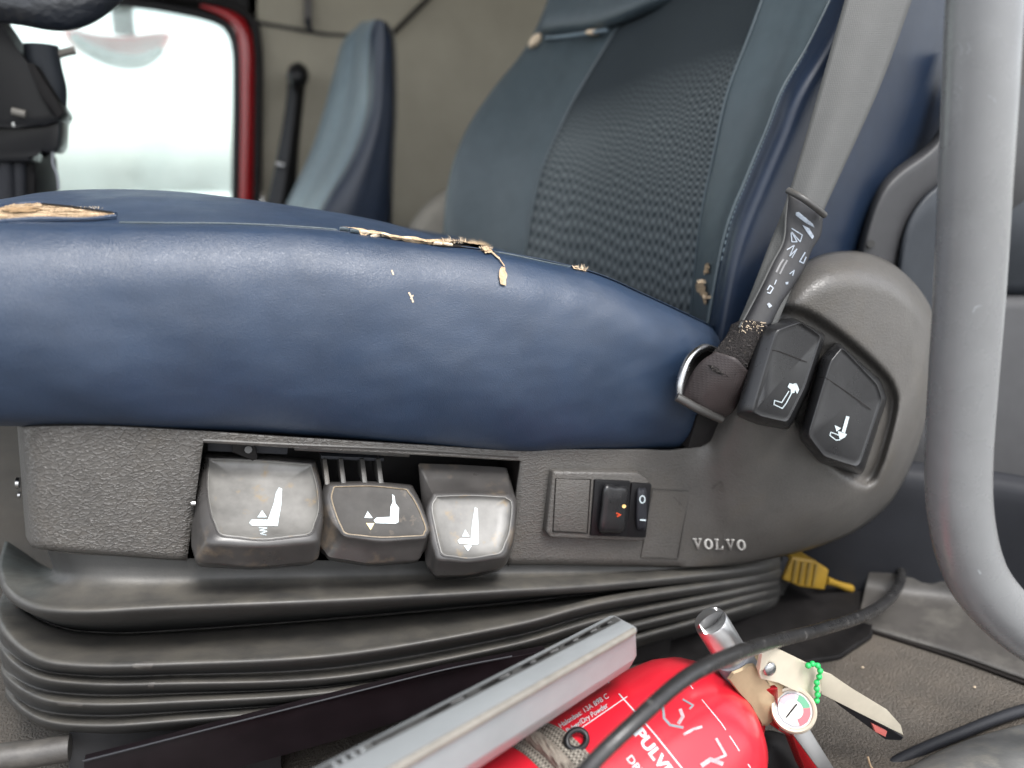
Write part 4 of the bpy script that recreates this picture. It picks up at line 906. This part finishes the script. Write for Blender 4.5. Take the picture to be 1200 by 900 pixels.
# ---- fire extinguisher
fe = empty('fire_extinguisher', P(720, 930, .315)); tag(fe, 'red dry powder fire extinguisher lying on the floor with brass valve and gauge', 'fire extinguisher')
p_top = P(853, 836, .335); p_bot = P(548, 1047, .285); ax = (p_bot-p_top).normalized()
toC = (-p_top).normalized(); e1 = (toC-ax*toC.dot(ax)).normalized(); e2 = ax.cross(e1)
def lathe(name, prof, mt, par, o=p_top, a=ax, seg=48, bvh=None, ang=40, b1=None):
    f1 = b1 or e1; f2 = a.cross(f1)
    rs = [[o+a*z+(f1*math.cos(t)+f2*math.sin(t))*r for t in (2*math.pi*k/seg for k in range(seg))] for z, r in prof]
    return rings(name, rs, mt, par, px=False, linear=True, bvh=bvh, ang=ang)
lathe('bottle', [(-.004, .016), (-.002, .021), (.004, .030), (.012, .039), (.022, .0455), (.034, .0495), (.048, .051), (.075, .051), (.30, .051)], M['red'], fe, bvh='bottle')
lathe('neck_ring', [(-.010, .012), (-.010, .020), (-.007, .0225), (-.001, .0225), (.003, .021)], M['redd'], fe)
lathe('valve_thread', [(-.024, .012), (-.024, .0145), (-.010, .0145)], M['brass'], fe, seg=24)
wp = M['print']
def axpx(poly_or, w): return stroke(poly_or, w)
decal('label_line', [q for q in stroke([(713, 800), (740, 830), (768, 862), (800, 902)], 1.5)], 'bottle', wp, fe, sub=1)
decal('label_line', stroke([(665, 865), (700, 841), (735, 817)], 1.2), 'bottle', wp, fe, sub=1)
decal('label_line', stroke([(808, 803), (845, 848), (879, 900)], .9), 'bottle', wp, fe, sub=1)
import math as _m
dA = (.815, -.580); uA = (-.44, -.90)
def tx(s, o, h, d, u, adv=1.0, bold=.01): return text('lettering', s, o, (d[0]*h*adv, d[1]*h*adv), (u[0]*h, u[1]*h), 'bottle', wp, fe, bold=bold)
tx('Halonbas: 13A 89B C', (657, 854), 9.0, (.845, -.535), (-.50, -.80), .86, .012)
tx('ABC Pulver/Dry Powder', (652, 869), 9.0, (.845, -.555), (-.50, -.80), .80, .012)
tx('PULVER', (742, 860), 23, (.60, .80), (.62, -.50), 1.0, .035)
tx('DRY POWDER', (733, 889), 15, (.60, .80), (.62, -.50), 1.0, .012)
decal('scuff', [s for s in stroke([(777, 829), (778, 842), (785, 850), (800, 853)], 3)+stroke([(800, 820), (812, 827), (808, 831)], 2.2)], 'bottle', M['greydark'], fe, sub=1)
decal('scuff', [s for s in stroke([(801, 861), (812, 855), (822, 852)], 3.2)+stroke([(839, 866), (850, 885), (838, 890)], 3)+stroke([(822, 897), (832, 890), (846, 895)], 5)+stroke([(797, 832), (800, 840), (795, 848)], 4)], 'bottle', mat('pale_scuff', (.42, .30, .32), .5, var=.4, vscale=300), fe, sub=1)
# woven retaining strap with ring
rs = []
o_, z0, z1 = p_top, None, None
zc = (P(640, 885, .30)-p_top).dot(ax)
sp_ = hit('bottle', 650, 880)
if sp_: zc = (sp_-p_top).dot(ax)
G = [[p_top+ax*(zc-.013+.026*k/6)+(e1*math.cos(t)+e2*math.sin(t))*(.0532 if 0 < k < 6 else .0512) for k in range(7)] for t in (2*math.pi*i/64 for i in range(65))]
gridmesh('retaining_strap', G, M['webweave'], fe, uv=True)
rp_ = hit('bottle', 676, 872, .003)
tube('strap_ring', [rp_+(e2*math.cos(t)*.0045+ax*math.sin(t)*.006) for t in (2*math.pi*k/8 for k in range(8))], .0016, M['black'], fe, n=3, seg=8, px=False, closed=True)
tube('strap_fold', [p_top+ax*(zc+.004)+(e1*math.cos(t)+e2*math.sin(t))*.0548 for t in (-.9, -.6, -.3, 0, .3, .6, .9)], .0042, M['strap'], fe, n=4, seg=8, px=False)
# valve body, outlet stub, handles, gauge
VY = .325
tube('valve_body', [(862, 812, VY+.004), (876, 800, VY), (893, 797, VY-.002), (912, 822, VY-.002)], [.0125, .014, .014, .011], M['brass'], fe, n=5, seg=16)
rings('valve_block', [[(x, y, Y) for x, y in scale_ring([(852, 795), (868, 783), (882, 777), (898, 796), (910, 818), (905, 845), (893, 850), (880, 828)], s)] for s, Y in ((.9, VY-.016), (1, VY-.014), (1, VY+.01))], M['brass'], fe, n=2, ang=40)
tube('outlet_collar', [(868, 786, VY-.003), (857, 768, VY-.002)], .0112, M['greydark'], fe, n=1, seg=20)
tube('outlet_stub', [(866, 784, VY-.003), (850, 756, VY-.001), (834, 730, VY+.001), (832.5, 727.5, VY+.001)], [.0098, .0098, .0098, .0088], M['chrome'], fe, n=2, seg=28)
hpz = [(888, 783), (893, 766), (900, 757), (908, 759), (966, 787), (968, 802), (955, 822), (938, 812), (912, 800), (892, 796)]
prism('upper_handle', [(x, y, VY-.020) for x, y in hpz], .002, M['cream'], fe, .0006)
prism('handle_flange', [(893, 766, VY-.0215), (900, 756, VY-.0215), (906, 759, VY-.0215), (897, 784, VY-.0215), (890, 788, VY-.0215)], .003, M['cream'], fe, .0008)
prism('squeeze_lever', [(962, 786, VY-.021), (975, 791, VY-.0215), (1000, 808, VY-.022), (1040, 832, VY-.023), (1056, 850, VY-.023), (1059, 862, VY-.023), (1044, 854, VY-.022), (1000, 832, VY-.021), (963, 814, VY-.020)], .0016, M['cream'], fe, .0005)
prism('lever_underside', [(966, 812, VY-.0165), (1000, 832, VY-.018), (1045, 856, VY-.019), (1059, 864, VY-.019), (1056, 868, VY-.018), (1038, 867, VY-.016), (1018, 852, VY-.012), (985, 828, VY-.01)], .006, M['trimdark'], fe, .0006)
prism('lever_tip', [(1022, 848, VY-.0195), (1040, 857, VY-.0195), (1038, 864, VY-.019), (1026, 858, VY-.019)], .002, mat('pink_red_paint', (.55, .14, .12), .4), fe, .0005)
lathe('rivet', [(0, .0042), (.0008, .0040), (.0016, .003), (.0018, .0)], M['metal'], fe, o=P(902, 784, VY-.0215), a=Vector((0, -1, .1)).normalized(), seg=18, b1=Vector((1, 0, 0)))
prism('lower_handle', [(938, 852, VY-.022), (950, 856, VY-.022), (978, 902, VY-.028), (1000, 945, VY-.032), (985, 945, VY-.032), (960, 902, VY-.028), (930, 862, VY-.022)], .002, M['chrome'], fe, .0005)
prism('lower_handle_web', [(926, 858, VY-.012), (942, 862, VY-.014), (968, 905, VY-.018), (985, 945, VY-.022), (965, 945, VY-.022), (945, 905, VY-.018)], .010, M['redd'], fe, .0008)
prism('gauge_guard', [(897, 808, VY-.016), (912, 806, VY-.018), (912, 856, VY-.018), (930, 862, VY-.016), (925, 864, VY-.012), (903, 850, VY-.010)], .006, M['redd'], fe, .0008)
gn = (Vector((0, 0, 0))-P(930, 832, VY-.026)).normalized(); gn = (gn+Vector((0, 0, .1))).normalized()
gO = P(930, 832, VY-.022); gx = gn.cross(Vector((0, 0, 1))).normalized()
gr = .0128
gg = lathe('gauge', [(-.006, gr*.9), (-.006, gr), (.003, gr), (.0042, gr*.94), (.0036, gr*.84), (.0022, gr*.82), (.0022, 0.0001)], M['cream'], fe, o=gO, a=gn, seg=40, b1=gx)
def gp(r, t): return gO+gn*.0026+(gx*math.cos(t)+gn.cross(gx)*math.sin(t))*gr*r
def arc(name, r0, r1, t0, t1, mt, dz=0):
    gridmesh(name, [[gp(r0, t0+(t1-t0)*k/12)+gn*dz, gp(r1, t0+(t1-t0)*k/12)+gn*dz] for k in range(13)], mt, gg)
arc('dial_ring', .68, .74, 0, 2*math.pi, M['greydark'], .0001)
arc('dial', .001, .81, 0, 2*math.pi, M['white'])
gy = gn.cross(gx); sgn = -1 if gx.dot(RIGHT) < 0 else 1
def AN(deg):  # image-plane angle (0 = right, 90 = up)
    dv = RIGHT*math.cos(R(deg))+UP*math.sin(R(deg)); return math.atan2(dv.dot(gy), dv.dot(gx))
t0, t1 = AN(60), AN(0)
def arcdeg(name, r0, r1, d0, d1, mt, dz):
    gridmesh(name, [[gp(r0, AN(d0+(d1-d0)*k/12))+gn*dz, gp(r1, AN(d0+(d1-d0)*k/12))+gn*dz] for k in range(13)], mt, gg)
arcdeg('dial_green', .42, .72, 70, 5, mat('dial_green', (.10, .30, .18), .4), .0002)
arcdeg('dial_red', .42, .72, 5, -70, mat('dial_red', (.75, .12, .14), .4), .0002)
arcdeg('dial_red', .42, .66, 150, 80, mat('dial_pink', (.75, .35, .38), .4), .0002)
c0 = gO+gn*.0031; tp = c0+(RIGHT*-.55+UP*-.6)*gr*.75
tube('needle', [c0+(RIGHT*.3+UP*.5)*gr*.5, tp], .0004, M['black'], gg, n=1, seg=5, px=False)
# green seal
gs = [(947, 780), (952, 778), (958, 780), (961, 786), (960, 793), (957, 800), (957, 807), (958, 814), (957, 821)]
sealr = tube('seal_cord', [(x, y, VY-.0235) for x, y in gs], .0010, M['green'], fe, n=4, seg=6)
for x, y in gs:
    bm = bmesh.new(); bmesh.ops.create_icosphere(bm, subdivisions=2, radius=.0018, matrix=Matrix.Translation(P(x, y, VY-.024))); frombm('seal_bead', bm, M['green'], sealr)

# ---- black hose across the front
hs = tube('air_hose', [(640, 960, .222), (692, 897, .226), (740, 850, .231), (800, 797, .245), (850, 771, .262), (905, 752, .30), (960, 738, .345), (1010, 722, .39), (1042, 702, .43), (1056, 676, .46), (1048, 650, .48), (1025, 632, .50)], [.0034, .0034, .0035, .0036, .0038, .0040, .0042, .0044, .0044, .0044, .0044, .0044], M['hose'], n=8, seg=16)
tag(hs, 'black rubber hose arching over the extinguisher towards the rear of the floor', 'hose')
# ---- yellow connector with cable behind the seat base
yc = empty('yellow_connector', P(940, 680, .49)); tag(yc, 'dirty yellow plastic connector lying behind the seat base', 'connector')
prism('connector_body', [(929, 653, .48), (955, 657, .48), (972, 668, .48), (967, 692, .48), (938, 688, .48), (918, 680, .48)], .02, M['yellow'], yc, .002, 3)
for k in range(4): prism('connector_ridge', [(932+k*8, 657+k*1.5, .4785), (935+k*8, 657.5+k*1.5, .4785), (931+k*8, 683+k*1.5, .4785), (928+k*8, 682+k*1.5, .4785)], .004, M['yellow2'], yc, .0003)
prism('connector_end', [(900, 654, .485), (918, 655, .485), (914, 676, .485), (897, 669, .485)], .02, M['yellow2'], yc, .002)
prism('connector_collar', [(917, 653, .483), (929, 654, .483), (922, 679, .483), (912, 677, .483)], .02, M['trimdark'], yc, .001)
tube('connector_pin', [(968, 680, .49), (980, 684, .49), (997, 690, .49)], [.004, .003, .004], M['yellow'], yc, n=3)
tube('connector_lead', [(997, 690, .49), (1010, 695, .49), (1025, 698, .492), (1040, 690, .50)], .003, M['blackmatte'], yc)
tube('lead_tip', [(1012, 693, .485), (1022, 697, .485)], .003, mat('dull_copper', (.28, .12, .08), .5), yc, n=1, seg=8)
# litter and small straw on the mat
for i, (x, y) in enumerate(((1011, 782), (1160, 796), (1142, 805), (1010, 783))):
    if i == 3: continue
    p = P(x, y, Z=FZ+.0012) if i != 1 else P(x, y, .425)
    bm = bmesh.new(); bmesh.ops.create_icosphere(bm, subdivisions=1, radius=.0010, matrix=Matrix.Translation(p)@Matrix.Diagonal((1.3, 1, .6, 1)))
    tag(frombm('crumb', bm, M['thread']), ('pale crumb on the floor mat above the extinguisher lever', 'pale crumb on the worn ledge below the grab handle', 'tiny pale crumb on the mat near the ledge joint')[i], 'crumb')
stw = tube('straw', [P(1017, 887, Z=FZ+.012), P(1020, 897, Z=FZ+.006), P(1026, 905, Z=FZ+.001)], .0007, M['foam'], px=False, seg=6); tag(stw, 'short dry straw standing on the mat at the bottom edge', 'straw')
# soft black cloth-like cover between extinguisher and lever
bg = surf('dark_cover', [[(880, 862, .345), (905, 856, .345), (940, 872, .345), (965, 900, .345)], [(880, 885, .335), (908, 876, .330), (935, 890, .332), (960, 915, .335)], [(880, 940, .325), (910, 930, .32), (940, 930, .32), (960, 950, .325)]], M['blackmatte'], thick=.004)
tag(bg, 'dark rubber cap on the floor under the extinguisher valve', 'rubber cap')

# ================================================================== background
# passenger seat
ps = empty('passenger_seat', (.28, 1.35, FZ)); tag(ps, 'blue passenger seat with tall worn backrest seen across the cab', 'truck seat')
fa = [(296, 320), (333, 244), (363, 180), (378, 135), (392, 83), (402, 48), (424, 26)]
fm = [(318, 322), (350, 247), (385, 183), (402, 135), (412, 83), (418, 46), (430, 25)]
fn = [(340, 324), (371, 250), (408, 188), (428, 134), (431, 83), (434, 40), (440, 23)]
sd1 = [(350, 324), (381, 252), (416, 190), (436, 134), (440, 83), (443, 40), (446, 23)]
sd2 = [(455, 330), (456, 270), (460, 190), (463, 134), (463, 83), (461, 45), (452, 26)]
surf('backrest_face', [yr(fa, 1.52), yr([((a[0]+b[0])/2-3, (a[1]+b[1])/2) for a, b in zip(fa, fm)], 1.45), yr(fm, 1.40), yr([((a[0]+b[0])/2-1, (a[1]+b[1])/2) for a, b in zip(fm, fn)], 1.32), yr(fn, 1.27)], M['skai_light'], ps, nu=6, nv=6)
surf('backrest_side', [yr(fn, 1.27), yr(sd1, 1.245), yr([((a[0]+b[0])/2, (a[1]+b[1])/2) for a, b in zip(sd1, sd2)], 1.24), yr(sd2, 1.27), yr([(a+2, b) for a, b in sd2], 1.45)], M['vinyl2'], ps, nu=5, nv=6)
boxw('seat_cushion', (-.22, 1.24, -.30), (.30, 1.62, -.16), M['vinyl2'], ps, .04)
boxw('seat_base', (-.15, 1.28, FZ), (.28, 1.58, -.295), M['blackmatte'], ps, .01)
pb = empty('far_seat_belt', P(335, 160, 1.66)); tag(pb, 'black seat belt with buckle hanging on the far beige wall', 'seat belt')
surf('strap', [[(338, 78, 1.68), (335, 120, 1.67), (325, 180, 1.66), (308, 260, 1.65)], [(348, 76, 1.665), (345, 120, 1.655), (338, 180, 1.645), (326, 262, 1.635)], [(360, 82, 1.68), (356, 120, 1.67), (350, 182, 1.66), (345, 262, 1.65)]], M['black'], pb, thick=.004)
rings('pillar_loop', [[(349+math.cos(a)*13*s, 89+math.sin(a)*16*s, Y) for a in (k*math.pi/4 for k in range(8))] for s, Y in ((.5, 1.62), (1, 1.635), (1, 1.70))], M['black'], pb, n=3)
tube('buckle_glint', [(323, 192, 1.62), (332, 194, 1.62)], .007, M['metal'], pb, n=1, seg=8)
bc = rings('bunk_cushion', [[(x, y, Y) for x, y in scale_ring([(462, 320), (478, 268), (498, 240), (522, 222), (560, 212), (600, 260), (600, 330)], s)] for s, Y in ((.55, 1.13), (.85, 1.15), (1, 1.22), (1, 1.5))], mat('beige_cushion_fabric', (.27, .25, .215), .9, spec=.1, var=.06), n=5, sub=2)
tag(bc, 'beige rounded bunk cushion between the two seats', 'cushion')

# dashboard pieces, steering wheel rim at the top left
sw = tube('steering_wheel', [(-160, -75, .80), (-90, -30, .78), (-35, -6, .77), (20, 3, .76), (72, 9, .755), (112, -8, .76), (140, -40, .78), (150, -90, .80)], [.015, .016, .0165, .0165, .017, .016, .015, .015], mat('worn_black_leather', (.02, .022, .026), .38, bumps=(('big', 60, .6, .006),)), n=7, seg=18)
tag(sw, 'black padded steering wheel rim at the top left corner', 'steering wheel')
db = empty('dashboard', P(20, 200, .85)); tag(db, 'black dashboard bracket with clamp and short stalk in front of the window', 'dashboard')
prism('bracket_arm', [(-60, -70, .86), (0, 26, .86), (28, 68, .86), (52, 98, .86), (74, 133, .86), (70, 142, .86), (52, 148, .86), (20, 150, .86), (-60, 150, .86)], .06, M['black'], db, .004)
prism('bracket_arm', [(30, 72, .845), (40, 74, .845), (75, 132, .845), (68, 140, .845), (46, 110, .845)], .03, M['blackmatte'], db, .003)
prism('clamp', [(-60, 120, .87), (40, 138, .87), (71, 136, .87), (69, 172, .87), (64, 180, .87), (48, 178, .87), (42, 170, .87), (36, 190, .87), (-60, 190, .87)], .05, M['black'], db, .004)
prism('column', [(-60, 150, .89), (30, 160, .89), (38, 185, .89), (42, 205, .89), (41, 300, .89), (-60, 300, .89)], .12, M['blackmatte'], db, .006)
tube('column_rib', [(6, 175, .885), (12, 300, .885)], .008, M['trimdark'], db, n=1)
tube('column_rib', [(22, 180, .885), (26, 300, .885)], .006, M['trimdark'], db, n=1)
tube('stalk_grip', [(48, 53, .88), (52, 80, .88), (60, 105, .88), (65, 132, .88)], [.0145, .015, .0135, .009], M['trimblue'], db, n=5, seg=16)
tube('stalk', [(60, 67, .88), (74, 62, .88), (88, 59, .88)], .0038, M['caseseam'], db)
tube('loose_wire', [(62, 178, .87), (62, 192, .87), (67, 205, .87), (69, 222, .87)], .0012, M['greydark'], db)
tube('bracket_bolt', [(14, 130, .855), (30, 134, .855)], .0035, M['caseseam'], db, n=1)
tube('bracket_bolt', [(15, 146, .862), (18, 146, .862)], .003, M['white'], db, n=1)
